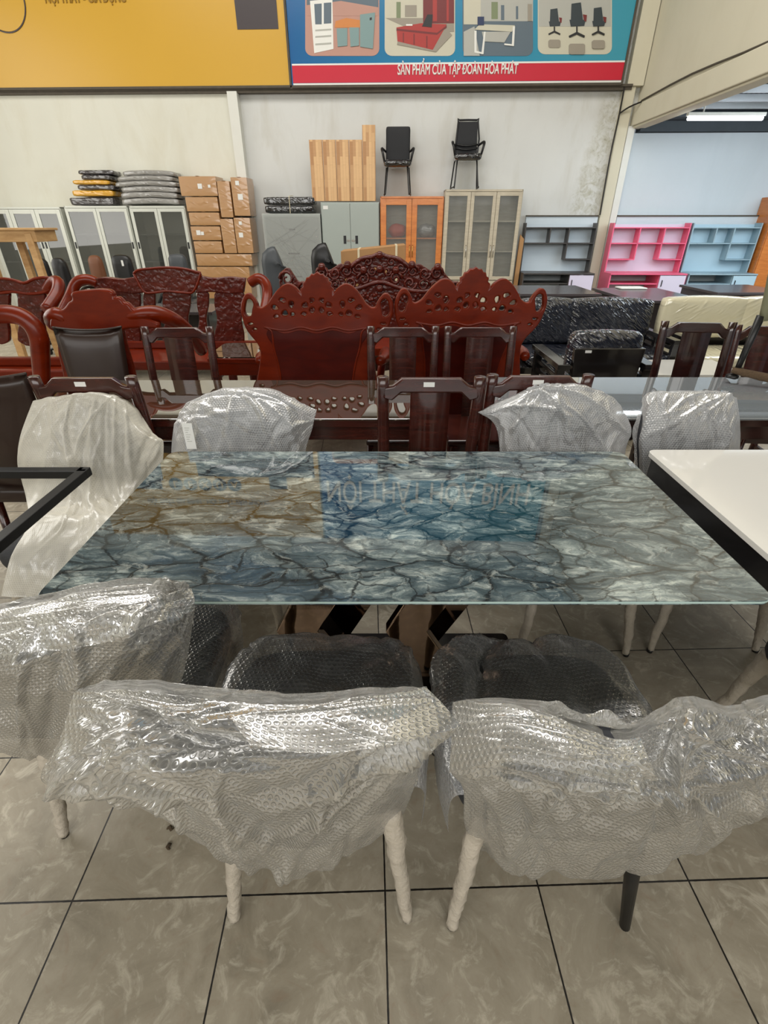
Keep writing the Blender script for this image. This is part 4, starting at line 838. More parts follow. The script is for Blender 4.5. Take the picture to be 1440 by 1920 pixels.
# ------------------------------------------------------------------ rosewood dining chairs
def wood_chair(name, label, mat, h=0.97, w=0.37, sticker=True, group='rosewood dining chairs at the glass tables'):
    t = thing(name, label, 'chair', (0, 0, 0), 0, group); hw = w / 2
    for sx in (-1, 1):
        b = MB(); b.tube([(sx * hw * 0.93, -0.19, 0.0), (sx * hw * 0.97, -0.175, 0.45), (sx * hw * 0.99, -0.19, 0.72), (sx * hw, -0.225, h)], [0.020, 0.023, 0.024, 0.023], 10, 0.8, smooth=4); b.build('back_post', mat, t, True)
        b = MB(); b.tube([(sx * hw * 0.98, 0.20, 0.44), (sx * hw * 1.0, 0.215, 0.0)], [0.021, 0.015], 8, smooth=1); b.build('leg', mat, t, True)
    zt = h - 0.005
    b = MB(); b.prism([(-hw, zt - 0.035), (-hw, zt - 0.075), (-hw * 0.8, zt - 0.085), (-hw * 0.62, zt - 0.055), (hw * 0.62, zt - 0.055), (hw * 0.8, zt - 0.085), (hw, zt - 0.075), (hw, zt - 0.035), (hw * 0.8, zt - 0.028), (hw * 0.62, zt), (-hw * 0.62, zt), (-hw * 0.8, zt - 0.028)], -0.235, -0.205); b.build('top_rail', mat, t, bevel=0.007, auto=0.6)
    vs = []; n = 10
    for k in range(n + 1):
        z = 0.46 + (zt - 0.05 - 0.46) * k / n; y = -0.178 - 0.045 * (k / n) ** 1.5 - 0.012 * math.sin(k / n * PI)
        for sx, dy in ((-1, 0.006), (0, -0.004), (1, 0.006)):
            vs.append((sx * hw * 0.42, y + dy, z))
    vs2 = [(x, y + 0.014, z) for x, y, z in vs]; b = MB(); q = [(j * 3 + i, j * 3 + i + 1, j * 3 + i + 4, j * 3 + i + 3) for j in range(n) for i in range(2)]
    b.add(vs + vs2, q + [tuple(i + len(vs) for i in f[::-1]) for f in q] + [(j * 3 + e_, (j + 1) * 3 + e_, (j + 1) * 3 + e_ + len(vs), j * 3 + e_ + len(vs)) for j in range(n) for e_ in (0, 2)]); b.build('splat', mat, t, True)
    b = MB(); b.prism([(-hw, -0.2), (hw, -0.2), (hw + 0.02, 0.23), (-hw - 0.02, 0.23)], 0.43, 0.46, 'z'); b.build('seat', mat, t, bevel=0.008)
    b = MB(); b.box(-hw * 0.93, hw * 0.93, -0.185, -0.165, 0.37, 0.43); b.box(-hw, hw, 0.195, 0.215, 0.37, 0.43); b.bar((-hw * 0.96, -0.18, 0.2), (-hw * 0.98, 0.21, 0.2), 0.018, 0.03); b.bar((hw * 0.96, -0.18, 0.2), (hw * 0.98, 0.21, 0.2), 0.018, 0.03); b.build('stretcher', mat, t)
    if sticker:
        b = MB(); b.box(-0.03, 0.012, -0.2365, -0.235, zt - 0.03, zt - 0.012); b.build('sticker', M['label'], t)['label'] = 'small white sticker on the rail'
    return t
def cx(px, py, Y): return at_y(px, py, Y).x
GC = 'rosewood dining chairs at the glass tables'
wc = wood_chair('dining_chair', 'dark rosewood chair seen from behind between the two rear wrapped chairs', M['rosew'], group=GC)
wc.location = (cx(807, 710, 1.9), 2.08, 0)
again(wc, 'dark rosewood chair back partly hidden behind the middle right wrapped chair', (cx(1007, 705, 1.93), 2.11, 0))
again(wc, 'dark rosewood chair back showing above the whitish wrapped chair at left', (cx(170, 712, 1.91), 2.085, 0), 0.0)
again(wc, 'rosewood chair facing forward behind the glass table, left one of the middle pair', (cx(756, 618, 2.9), 2.70, 0), PI)
again(wc, 'rosewood chair facing forward behind the glass table, right one of the middle pair', (cx(902, 620, 2.9), 2.70, 0), PI)
again(wc, 'rosewood chair facing forward beside the brown padded chair at left', (cx(327, 622, 2.87), 2.69, 0), PI)
wd = wood_chair('dining_chair', 'near black glossy wooden chair in front of the cream sofa at right', M['rosewd'], h=0.985, sticker=False, group=GC)
wd.location = (cx(1317, 610, 2.9), 2.76, 0); wd.rotation_euler.z = PI - 0.12
w3 = wood_chair('dining_chair', 'reddish wooden chair cut off by the right edge behind the black pole', M['rosew'], h=0.95, w=0.34, sticker=False, group=GC)
w3.location = (cx(1466, 640, 2.9), 2.85, 0); w3.rotation_euler.z = PI - 0.1
def padded_chair(label, loc, rotz, w=0.38, h=0.97):
    t = thing('padded_chair', label, 'chair', loc, rotz, 'brown padded leather chairs')
    vs = []; n, m = 12, 12
    for sg in (0, 1):
        for j in range(m + 1):
            tz = j / m; 
            for i in range(n + 1):
                a = -1 + 2 * i / n; z = 0.45 + (h - 0.45 + 0.018 * (a * a - 1)) * tz; hw = w / 2 * (0.86 + 0.14 * tz)
                y = -0.17 - 0.06 * tz + (0.034 if sg else -0.004) * (1 - a ** 6) * (1 - (2 * tz - 1) ** 8) + 0.02 * a * a
                vs.append((a * hw, y, z))
    q = [(j * (n + 1) + i, j * (n + 1) + i + 1, (j + 1) * (n + 1) + i + 1, (j + 1) * (n + 1) + i) for j in range(m) for i in range(n)]; k = (n + 1) * (m + 1)
    b = MB(); b.add(vs, q + [tuple(i + k for i in f[::-1]) for f in q]); b.build('backrest', M['leather'], t, True, weld=True)
    b = MB(); b.tube([(-w / 2, -0.21, h - 0.0), (-w / 4, -0.215, h - 0.014), (0, -0.22, h - 0.018), (w / 4, -0.215, h - 0.014), (w / 2, -0.21, h)], 0.006, 6); b.build('piping', M['leather'], t, True)
    b = MB(); b.soft(-0.2, 0.2, -0.2, 0.22, 0.4, 0.48, 0.03); b.build('seat', M['leather'], t, True, weld=True)
    for sx in (-1, 1):
        for sy in (-1, 1):
            b = MB(); b.tube([(sx * 0.17, sy * 0.17, 0.4), (sx * 0.18, sy * 0.19, 0)], [0.02, 0.014], 8, smooth=1); b.build('leg', M['rosew'], t, True)
    return t
padded_chair('brown leather padded chair facing forward beyond the left glass table', (cx(163, 620, 2.87), 2.69, 0), PI + 0.05)
padded_chair('brown leather chair back cut off by the left edge above the black frame', (cx(-46, 705, 1.87), 2.075, 0), 0.0, 0.40, 0.98)
# black pole and rope bound arm at the right
t = thing('black_stand', 'slanting black pole with a pale grip at the right edge above the glass table', 'stand', at_z(1372, 708, 0.782))
def rel(px, py, Y): return at_y(px, py, Y) - t.location
Yp = t.location.y
b = MB(); b.tube([rel(1375, 710, Yp), rel(1427, 592, Yp - 0.02)], [0.013, 0.019], 10, smooth=1); b.build('pole', M['black'], t, True)
b = MB(); b.tube([rel(1432, 600, Yp - 0.02), rel(1446, 545, Yp - 0.03), rel(1460, 480, Yp - 0.04)], [0.022, 0.026, 0.028], 12, smooth=2); b.build('grip', M['olive'], t, True)
b = MB(); b.tube([rel(1372, 694, Yp), rel(1410, 702, Yp - 0.05), rel(1470, 716, Yp - 0.12), rel(1560, 738, Yp - 0.2)], [0.015, 0.019, 0.022, 0.024], 10, smooth=3, wob=0.2); b.build('bound_arm', M['rope'], t, True)
b = MB(); b.lathe([(0.03, 0), (0.03, 0.012), (0.012, 0.02)], (0, 0, 0)); b.build('foot', M['black'], t, True)
# ================================================================== mahogany furniture
def blob(cxp, cyp, rx, ry, seed, n=7):
    r = random.Random(seed); a0 = r.random() * 6
    return [(cxp + rx * (0.55 + 0.6 * r.random()) * math.cos(a0 + 2 * PI * k / n), cyp + ry * (0.55 + 0.6 * r.random()) * math.sin(a0 + 2 * PI * k / n)) for k in range(n)]
def throne(label, cpx, loc, group):
    """carved armchair seen from behind"""
    Y = 3.16; t = thing('carved_armchair', label, 'armchair', loc, 0, group)
    o0 = at_y(cpx, 600, Y)
    def q(dx, py, sharp=False): p = at_y(cpx + dx, py, Y); return (p.x - o0.x, p.z) + ((1,) if sharp else ())
    half = [(0, 509, 1), (6, 514, 1), (11, 513, 1), (15, 519, 1), (20, 520, 1), (22, 527, 1), (27, 530, 1), (26, 537, 1), (31, 541, 1), (31, 548, 1), (42, 536), (56, 531), (72, 541), (84, 556), (96, 572), (108, 575), (111, 568, 1), (118, 557), (129, 549), (139, 560), (142, 580), (138, 600), (132, 616), (122, 630), (112, 642), (106, 655), (107, 680), (112, 720), (104, 760), (98, 790, 1)]
    out = [q(dx, y, len(s) > 0) for dx, y, *s in half] + [q(-dx, y, len(s) > 0) for dx, y, *s in reversed(half[1:])]
    holes = []
    for sg in (-1, 1):
        holes.append([q(sg * dx, y) for dx, y in ((120, 565), (128, 560), (134, 572), (132, 590), (125, 592), (121, 580))])
        for k, (dx, y, rx, ry) in enumerate(((48, 570, 6, 6), (64, 562, 6, 5), (78, 576, 6, 6), (60, 586, 7, 5), (76, 592, 4.5, 3.5), (46, 588, 4, 3.5), (124, 606, 6, 2.5), (116, 616, 4, 2))):
            holes.append([q(sg * p[0], p[1]) for p in blob(dx, y, rx, ry, k + 10)])
        for k, (dx, y, rx, ry) in enumerate(((9, 562, 5.5, 5), (22, 572, 5.5, 5.5), (9, 580, 5.5, 5.5), (24, 588, 5, 3.5))):
            holes.append([q(sg * p[0], p[1]) for p in blob(dx, y, rx, ry, k + 50)])
    fret('backrest', out, holes, -0.025, 0.02, M['mahog'], t, 0.008)
    # scalloped frame standing proud around the recessed back panel
    sc = [q(-98, 612)] + [q(dx, y) for dx, y in ((-60, 618), (-30, 612), (0, 618), (30, 612), (60, 618), (98, 612))]
    b = MB(); b.tube([(x, -0.026, z) for x, z, *_ in sc], 0.007, 6, smooth=5)
    for sg in (-1, 1): b.tube([(q(sg * dx, y)[0], -0.026, q(sg * dx, y)[1]) for dx, y in ((98, 612), (84, 620), (80, 650), (72, 680), (66, 720), (64, 780))], 0.007, 6, smooth=4)
    b.build('back_moulding', M['mahog'], t, True)
    fret('back_panel', [q(dx, y) for dx, y in ((-92, 618), (-60, 624), (-30, 618), (0, 624), (30, 618), (60, 624), (92, 618))] + [q(dx, y) for dx, y in ((80, 650), (71, 680), (64, 720), (62, 780), (-62, 780), (-64, 720), (-71, 680), (-80, 650))], [], -0.029, -0.022, M['mahogd'], t, 0.002)
    b = MB(); zs = q(0, 790)[1]; b.box(-0.36, 0.36, -0.02, 0.62, max(zs, 0.36), max(zs, 0.36) + 0.07); b.build('seat', M['mahog'], t, bevel=0.01)
    for sg in (-1, 1):
        b = MB(); b.tube([(sg * 0.38, 0.0, 0.72), (sg * 0.42, 0.2, 0.70), (sg * 0.42, 0.45, 0.68), (sg * 0.41, 0.56, 0.64), (sg * 0.39, 0.52, 0.58)], [0.03, 0.035, 0.035, 0.04, 0.03], 10); b.tube([(sg * 0.40, 0.48, 0.64), (sg * 0.37, 0.5, 0.42)], 0.028, 8); b.build('armrest', M['mahog'], t, True)
        for y in (0.03, 0.56):
            b = MB(); b.tube([(sg * 0.33, y, 0.38), (sg * 0.36, y, 0.2), (sg * 0.33, y, 0.04), (sg * 0.35, y + 0.02, 0)], [0.05, 0.045, 0.035, 0.045], 8); b.build('leg', M['mahog'], t, True)
    return t
GA = 'red mahogany armchairs seen from behind'
c1 = throne('red mahogany armchair seen from behind, left of the pair in the middle', 595, (at_y(595, 600, 3.16).x, 3.16, 0), GA)
again(c1, 'red mahogany armchair seen from behind, right of the pair, touching the black sofa', (at_y(879, 600, 3.16).x, 3.18, 0.025), group=GA)
# far carved settee with scrollwork crest
def scroll(b, c, r, turns, sg, y, th, flip=1):
    P = []; n = int(10 * turns) + 2
    for k in range(n):
        a = k / (n - 1) * turns * 2 * PI; rr = r * (1 - 0.85 * k / (n - 1)); P.append((c[0] + sg * rr * math.cos(a), y - 0.012 * k / n, c[1] + flip * rr * math.sin(a)))
    b.tube(P, [th * (1 - 0.4 * k / (n - 1)) for k in range(n)], 6, smooth=1)
def carved_settee():
    Y = 5.3; cpx = 712; o0 = at_y(cpx, 520, Y)
    t = thing('carved_settee', 'dark carved mahogany settee with pierced dragon scroll crest behind the armchair pair', 'settee', (o0.x, Y, 0))
    def q(dx, py, *s): p = at_y(cpx + dx, py, Y); return (p.x - o0.x, p.z) + tuple(s)
    half = [(0, 477), (8, 484), (20, 479), (34, 484), (46, 498), (58, 502), (72, 494), (84, 500), (96, 506), (110, 500), (122, 512), (136, 526), (150, 528), (160, 516), (172, 502), (184, 512), (188, 530), (182, 552), (170, 566), (160, 585), (160, 640)]
    holes = []
    rnd = random.Random(4)
    for k in range(46):
        dx = rnd.uniform(-150, 150); top = 500 + abs(dx) * 0.22 + (0 if abs(dx) < 40 else 6); y = rnd.uniform(top, top + 26)
        if all(abs(dx - h[0]) > 10 or abs(y - h[1]) > 8 for h in holes): holes.append((dx, y))
    hp = [[q(*p) for p in blob(dx, y, 4.2, 3.2, i + 5)] for i, (dx, y) in enumerate(holes)]
    hp += [[q(sg * dx, y) for dx, y in ((166, 520), (172, 512), (180, 518), (180, 534), (172, 540), (166, 534))] for sg in (-1, 1)]
    fret('backrest', [q(*p) for p in half] + [q(-a, b_) for a, b_ in reversed(half[1:])], hp, -0.02, 0.02, M['mahogc'], t, 0.008)
    b = MB()
    for sg in (-1, 1):
        for (dx, y, r, tu, fl, th) in ((22, 490, 9, 1.5, 1, .016), (40, 502, 10, 1.4, -1, .016), (62, 508, 11, 1.6, 1, .018), (84, 512, 11, 1.5, -1, .018), (106, 512, 12, 1.6, 1, .02), (124, 528, 10, 1.5, -1, .016), (30, 522, 12, 1.6, 1, .02), (56, 530, 13, 1.5, -1, .02), (82, 534, 11, 1.6, 1, .016), (104, 534, 10, 1.5, -1, .016), (140, 540, 12, 1.4, 1, .018), (173, 522, 14, 1.3, 1, .02), (14, 508, 8, 1.4, -1, .014), (150, 560, 12, 1.3, -1, .018), (118, 550, 9, 1.3, 1, .014)):
            p = q(sg * dx, y); scroll(b, p, r * 0.0053, tu, sg, -0.03, th * 0.8, fl)
    b.tube([(q(dx, y)[0], -0.03, q(dx, y)[1]) for dx, y in ((-150, 548), (-120, 540), (-80, 546), (-40, 540), (0, 528), (40, 540), (80, 546), (120, 540), (150, 548))], 0.022, 8, smooth=4)
    b.tube([(q(dx, y)[0], -0.03, q(dx, y)[1]) for dx, y in ((-60, 504), (-36, 486), (-14, 481), (0, 476), (14, 481), (36, 486), (60, 504))], 0.02, 8, smooth=4)
    for dx, y in ((0, 478), (0, 504), (-60, 496), (60, 496), (-108, 500), (108, 500), (0, 540), (-30, 506), (30, 506)):
        p = q(dx, y); b.soft(p[0] - 0.035, p[0] + 0.035, -0.07, -0.01, p[1] - 0.035, p[1] + 0.035, 0.03, n=5)
    b.build('scroll_crest', M['mahogc'], t, True)
    b = MB(); rnd = random.Random(9)
    for k in range(60): # carved beads of the lower band
        dx = -120 + 240 * k / 59; p = q(dx, 556 + 6 * math.sin(k * 1.3)); b.soft(p[0] - 0.018, p[0] + 0.018, -0.045, -0.015, p[1] - 0.02, p[1] + 0.02, 0.014, n=4)
    b.build('carved_band', M['mahogc'], t, True)
    b = MB(); b.box(-0.95, 0.95, -0.62, 0.0, 0.40, 0.48); b.build('seat', M['mahog'], t, bevel=0.01)
    for sg in (-1, 1):
        b = MB(); b.tube([(sg * 0.92, 0, 0.8), (sg * 0.95, -0.25, 0.78), (sg * 0.94, -0.5, 0.72), (sg * 0.9, -0.58, 0.62)], 0.045, 8); b.tube([(sg * 0.9, -0.55, 0.66), (sg * 0.9, -0.52, 0.44)], 0.04, 8); b.build('armrest', M['mahogc'], t, True)
        for y in (-0.56, -0.05):
            b = MB(); b.tube([(sg * 0.85, y, 0.42), (sg * 0.9, y, 0.22), (sg * 0.86, y, 0)], [0.06, 0.05, 0.045], 8); b.build('leg', M['mahogc'], t, True)
carved_settee()
# left carved bench (front view) built from measured outlines
def slat_bench(name, label, cat, Y, cpx, top, wing, splats, ends, arms, zs, depth=0.6, dark=False):
    o0 = at_y(cpx, 560, Y); t = thing(name, label, cat, (o0.x, Y, 0))
    mt = M['mahogc']
    def q(px, py, *s): p = at_y(px, py, Y); return (p.x - o0.x, p.z) + tuple(s)
    for nm, poly in (('crest_panel', top), ('side_panel', wing)):
        for pl in (poly if isinstance(poly[0], list) else [poly]):
            fret(nm, [q(*p) for p in pl], [], -0.035, 0.02, mt, t, 0.01)
            if nm == 'crest_panel':
                b = MB(); b.tube([(q(*p[:2])[0], -0.035, q(*p[:2])[1]) for p in pl + [pl[0]]], 0.011, 6, smooth=3); b.build('crest_moulding', M['mahog'], t, True)
    for (a, c, y0, y1, wv) in splats:
        L = []; Rr = []
        for k in range(9):
            f = k / 8; y = y0 + (y1 - y0) * f; wd_ = 1 + wv * math.sin(f * 3 * PI); m = (a + c) / 2; h = (c - a) / 2 * wd_
            L.append(q(m - h, y)); Rr.append(q(m + h, y))
        fret('splat', L + Rr[::-1], [], -0.02, 0.015, mt, t, 0.007)
    z0 = zs; xx0, xx1 = q(ends[0], 600)[0], q(ends[1], 600)[0]
    b = MB(); b.box(xx0, xx1, -depth, 0.03, z0 - 0.08, z0); b.box(xx0, xx1, -0.03, 0.03, z0, z0 + 0.07); b.build('seat', M['mahog'], t, bevel=0.012)
    for path, r in arms:
        b = MB(); b.tube([(q(px, py)[0], dy, q(px, py)[1]) for px, py, dy in path], r, 12, smooth=5); b.build('armrest', M['mahog'], t, True)
    for x in (xx0 + 0.06, xx1 - 0.06):
        for y in (-depth + 0.06, -0.03):
            b = MB(); b.tube([(x, y, z0 - 0.06), (x, y, 0.2), (x, y, 0)], [0.05, 0.045, 0.05], 8); b.build('leg', M['mahog'], t, True)
    return t
slat_bench('carved_bench', 'long carved mahogany bench with arched centre crest in front of the cardboard boxes', 'bench', 4.75, 320,
    [(254, 512, 1), (262, 506), (285, 503), (315, 501), (345, 503), (370, 509), (378, 514, 1), (366, 545, 1), (350, 548), (315, 545), (290, 548), (272, 545, 1)],
    [[(176, 522, 1), (200, 519), (232, 522), (256, 518, 1), (274, 548, 1), (250, 550), (215, 546), (182, 548, 1)], [(376, 516, 1), (400, 520), (430, 518), (462, 521, 1), (458, 548, 1), (430, 550), (400, 547), (368, 549, 1)]],
    [(308, 356, 548, 650, 0.1), (405, 456, 548, 650, 0.1), (372, 390, 548, 650, 0.25), (272, 290, 548, 650, 0.25), (212, 262, 548, 650, 0.1), (184, 200, 548, 650, 0.2)], (150, 500),
    [([(470, 530, 0), (486, 522, -0.02), (500, 532, -0.04), (505, 556, -0.1), (503, 600, -0.3)], 0.045), ([(182, 530, 0), (166, 524, -0.02), (148, 530, -0.04), (142, 556, -0.1), (140, 600, -0.3)], 0.045)], 0.46, depth=0.5)
slat_bench('carved_armchair', 'carved reddish armchair with curling arm at the left edge below the wooden stand', 'armchair', 4.1, 50,
    [(-10, 530, 1), (5, 522), (30, 524), (50, 530), (70, 522), (95, 520), (104, 532, 1), (90, 546), (60, 550), (30, 546), (0, 548, 1)],
    [[(-60, 540, 1), (-30, 532), (-10, 534, 1), (-5, 556, 1), (-60, 560, 1)]],
    [(-8, 18, 548, 640, 0.15), (38, 84, 548, 640, 0.12)], (-70, 125),
    [([(88, 545, 0), (100, 530, -0.02), (116, 528, -0.05), (128, 545, -0.15), (130, 570, -0.3)], 0.042)], 0.46, depth=0.45)
# plain backed armchair seen from behind (left)
def shell_armchair():
    Y = 3.05; cpx = 200; o0 = at_y(cpx, 600, Y)
    t = thing('curved_armchair', 'plain backed mahogany armchair with stepped crest and thick curved arm, left of centre', 'armchair', (o0.x, Y, 0))
    def q(px, py, *s): p = at_y(px, py, Y); return (p.x - o0.x, p.z) + tuple(s)
    out = [(132, 566, 1), (139, 560), (137, 550), (148, 545), (172, 542), (196, 541), (214, 546), (218, 556, 1), (226, 556), (236, 566, 1), (240, 566), (252, 578, 1), (262, 584), (268, 592), (282, 596), (300, 604, 1), (302, 615, 1), (250, 615), (232, 618, 1), (240, 650), (252, 690), (262, 740, 1), (130, 740, 1), (120, 690), (112, 650), (116, 618, 1), (100, 614), (98, 600, 1), (104, 585), (122, 578)]
    fret('backrest', [q(*p) for p in out], [], -0.03, 0.02, M['mahog'], t, 0.012)
    b = MB(); b.tube([(q(240, 594)[0], 0, q(240, 594)[1]), (q(268, 588)[0], 0.0, q(268, 588)[1]), (q(292, 590)[0], 0.03, q(292, 590)[1]), (q(314, 606)[0], 0.1, q(314, 606)[1]), (q(320, 630)[0], 0.3, q(320, 640)[1]), (q(318, 640)[0], 0.5, 0.7)], [0.03, 0.04, 0.045, 0.045, 0.04, 0.04], 12, smooth=5); b.build('armrest', M['mahog'], t, True)
    b = MB(); b.tube([(q(125, 600)[0], 0, q(125, 600)[1]), (q(108, 586)[0], 0.0, q(100, 590)[1]), (q(92, 592)[0], 0.03, q(92, 596)[1]), (q(84, 612)[0], 0.1, q(84, 612)[1]), (q(82, 640)[0], 0.3, q(80, 640)[1]), (q(82, 640)[0], 0.5, 0.7)], [0.03, 0.04, 0.045, 0.045, 0.04, 0.04], 12, smooth=5); b.build('armrest', M['mahog'], t, True)
    b = MB(); b.box(-0.33, 0.33, 0.0, 0.6, 0.38, 0.46); b.build('seat', M['mahog'], t, bevel=0.01)
    for x in (-0.29, 0.29):
        for y in (0.05, 0.55):
            b = MB(); b.tube([(x, y, 0.4), (x * 1.05, y, 0)], [0.05, 0.04], 8, smooth=1); b.build('leg', M['mahog'], t, True)
shell_armchair()
# thick bent armed seat at the far left
Y = 2.98; o0 = at_y(20, 700, Y)
t = thing('curved_armchair', 'thick bent mahogany arm and seat at the left edge before the carved armchair', 'armchair', (o0.x, Y, 0))
b = MB(); L = [at_y(px, py, Y) - Vector((o0.x, Y, 0)) for px, py in ((-60, 610), (-20, 592), (25, 590), (55, 604), (72, 630), (76, 665), (78, 705), (80, 745))]
b.tube(L, [0.045, 0.05, 0.05, 0.05, 0.052, 0.05, 0.046, 0.046], 14, smooth=5); b.build('armrest', M['mahog'], t, True)
b = MB(); b.box(-0.5, 0.2, -0.1, 0.5, 0.38, 0.46); b.box(-0.5, 0.2, 0.42, 0.47, 0.46, 0.60); b.build('seat', M['mahog'], t, bevel=0.012)
for x in (-0.42, 0.14):
    for y in (-0.04, 0.44):
        b = MB(); b.tube([(x, y, 0.4), (x, y, 0)], 0.045, 8, smooth=1); b.build('leg', M['mahog'], t, True)
# tea table with brown glass top
p0 = at_z(462, 672, 0.62)
t = thing('tea_table', 'low mahogany tea table with bronze glass top left of the armchair pair', 'table', (p0.x - 0.10, p0.y + 0.29, 0))
b = MB(); b.prism(rounded_rect(-0.21, 0.21, -0.25, 0.25, 0.05, 2), 0.612, 0.62, 'z'); b.build('glass_top', M['glassbrown'], t)
b = MB(); b.prism(rounded_rect(-0.22, 0.22, -0.26, 0.26, 0.05, 2), 0.575, 0.611, 'z'); b.box(-0.2, 0.2, -0.24, 0.24, 0.48, 0.575); b.build('tabletop', M['mahog'], t, bevel=0.006)
for x in (-0.17, 0.17):
    for y in (-0.2, 0.2): b = MB(); b.box(x - 0.03, x + 0.03, y - 0.03, y + 0.03, 0, 0.48); b.build('leg', M['mahog'], t, bevel=0.006)
# long glass topped tea table and another behind the bench
for label, px, py, z, w_, d_, fr in (('green glass topped white framed coffee table behind the carved bench', 400, 572, 0.5, 0.5, 0.3, 'steelwhite'),):
    p0 = at_z(px, py, z); p0 = at_y(px, py, 6.3); t = thing('coffee_table', label, 'table', (p0.x, 6.3, 0))
    b = MB(); b.box(-w_, w_, -d_, d_, z - 0.012, z); b.build('glass_top', M['tealglass'], t)
    b = MB()
    for x in (-w_ + 0.02, -0.02, w_ - 0.06): b.box(x, x + 0.05, -d_ + 0.01, -d_ + 0.05, 0.0, z - 0.012)
    b.box(-w_, w_, -d_ + 0.01, -d_ + 0.05, z - 0.08, z - 0.012); b.box(-w_, w_, d_ - 0.05, d_ - 0.01, z - 0.08, z - 0.012); b.build('frame', M[fr], t)
    for x in (-w_ + 0.06, w_ - 0.06): b = MB(); b.box(x - 0.02, x + 0.02, d_ - 0.05, d_ - 0.01, 0, z - 0.08); b.build('leg', M[fr], t)
# ================================================================== sofas on the right
def sofa(label, Y, ends, cushions, ctop, cbot, mat, group=None):
    x0, x1 = (at_y(p, 620, Y).x for p in ends); cx_ = (x0 + x1) / 2
    t = thing('wooden_sofa', label, 'sofa', (cx_, Y, 0), 0, group)
    b = MB(); b.box(x0 - cx_, x1 - cx_, -0.62, 0.1, 0.30, 0.36); b.box(x0 - cx_, x1 - cx_, 0.06, 0.1, 0.36, 0.78); b.build('frame', M['blackl'], t, bevel=0.005)
    for sx, x in ((1, x0 - cx_), (-1, x1 - cx_)):
        b = MB(); b.box(x - 0.035, x + 0.035, -0.66, 0.1, 0.56, 0.60)
        for z in (0.40, 0.46, 0.52): b.box(x - 0.012, x + 0.012, -0.62, 0.06, z - 0.015, z + 0.012)
        for y in (-0.62, -0.3, 0.05): b.box(x - 0.025, x + 0.025, y - 0.02, y + 0.03, 0.0, 0.56)
        b.build('armrest', M['blackl'], t, bevel=0.004)
    for k, (a, c) in enumerate(cushions):
        p0, p1 = at_y(a, ctop, Y), at_y(c, cbot, Y); b = MB(); b.soft(p0.x - cx_, p1.x - cx_, -0.10, 0.04, p1.z, p0.z, 0.03, puff=0.02); b.build('back_cushion', mat, t, True, weld=True)
        b = MB(); b.soft(p0.x - cx_, p1.x - cx_, -0.62, -0.08, 0.36, 0.46, 0.03, puff=0.01); b.build('seat_cushion', mat, t, True, weld=True)
    return t
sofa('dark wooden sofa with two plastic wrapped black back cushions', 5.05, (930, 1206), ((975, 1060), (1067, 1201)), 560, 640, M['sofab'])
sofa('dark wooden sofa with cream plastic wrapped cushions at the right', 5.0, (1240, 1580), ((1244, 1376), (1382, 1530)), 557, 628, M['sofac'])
# single armchair seen from behind with black wrapped cushion
Y = 3.6; xa, xb_ = at_y(1078, 640, Y).x, at_y(1212, 640, Y).x; xc_ = (xa + xb_) / 2; hw = (xb_ - xa) / 2
t = thing('wooden_sofa', 'single black wooden sofa chair from behind with a film wrapped cushion', 'sofa', (xc_, Y, 0))
z0 = at_y(1140, 652, Y).z; z1 = at_y(1140, 629, Y).z
b = MB(); b.prism([(-hw * 0.9, 0.35), (hw * 0.86, 0.35), (hw, z0), (-hw, z0)], -0.03, 0.02); b.build('back_panel', M['blackl'], t, bevel=0.006)
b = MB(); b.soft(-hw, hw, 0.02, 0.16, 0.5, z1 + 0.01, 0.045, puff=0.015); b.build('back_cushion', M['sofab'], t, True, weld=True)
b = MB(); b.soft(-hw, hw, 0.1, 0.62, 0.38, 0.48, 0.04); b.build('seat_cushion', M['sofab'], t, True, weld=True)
b = MB(); b.box(-hw * 0.7, -hw * 0.52, -0.0315, -0.03, z0 - 0.03, z0 - 0.012); b.build('sticker', M['label'], t)
for sx in (-1, 1):
    b = MB(); b.box(sx * (hw + 0.06) - 0.045, sx * (hw + 0.06) + 0.045, -0.05, 0.66, 0.56, 0.60); 
    for y in (0.0, 0.58): b.box(sx * (hw + 0.06) - 0.03, sx * (hw + 0.06) + 0.03, y, y + 0.05, 0, 0.56)
    for z in (0.40, 0.47): b.box(sx * (hw + 0.06) - 0.012, sx * (hw + 0.06) + 0.012, 0, 0.62, z, z + 0.03)
    b.build('armrest', M['blackl'], t, bevel=0.004)
b = MB(); b.box(-hw, hw, -0.02, 0.62, 0.30, 0.38); b.build('frame', M['blackl'], t, bevel=0.005)
# long low black slatted armrests around it (coffee table with white slats)
t = thing('coffee_table', 'black low table with pale top between the single sofa chair and the near black chair', 'table', (at_z(1225, 690, 0.45).x + 0.25, 4.1, 0))
b = MB(); b.box(-0.4, 0.4, -0.25, 0.25, 0.42, 0.45); b.build('tabletop', M['whitetop'], t, bevel=0.004)
b = MB(); b.box(-0.38, 0.38, -0.24, 0.24, 0.36, 0.42); b.build('apron', M['blackl'], t)
for x in (-0.34, 0.34):
    for y in (-0.2, 0.2): b = MB(); b.box(x - 0.03, x + 0.03, y - 0.03, y + 0.03, 0, 0.36); b.build('leg', M['blackl'], t)
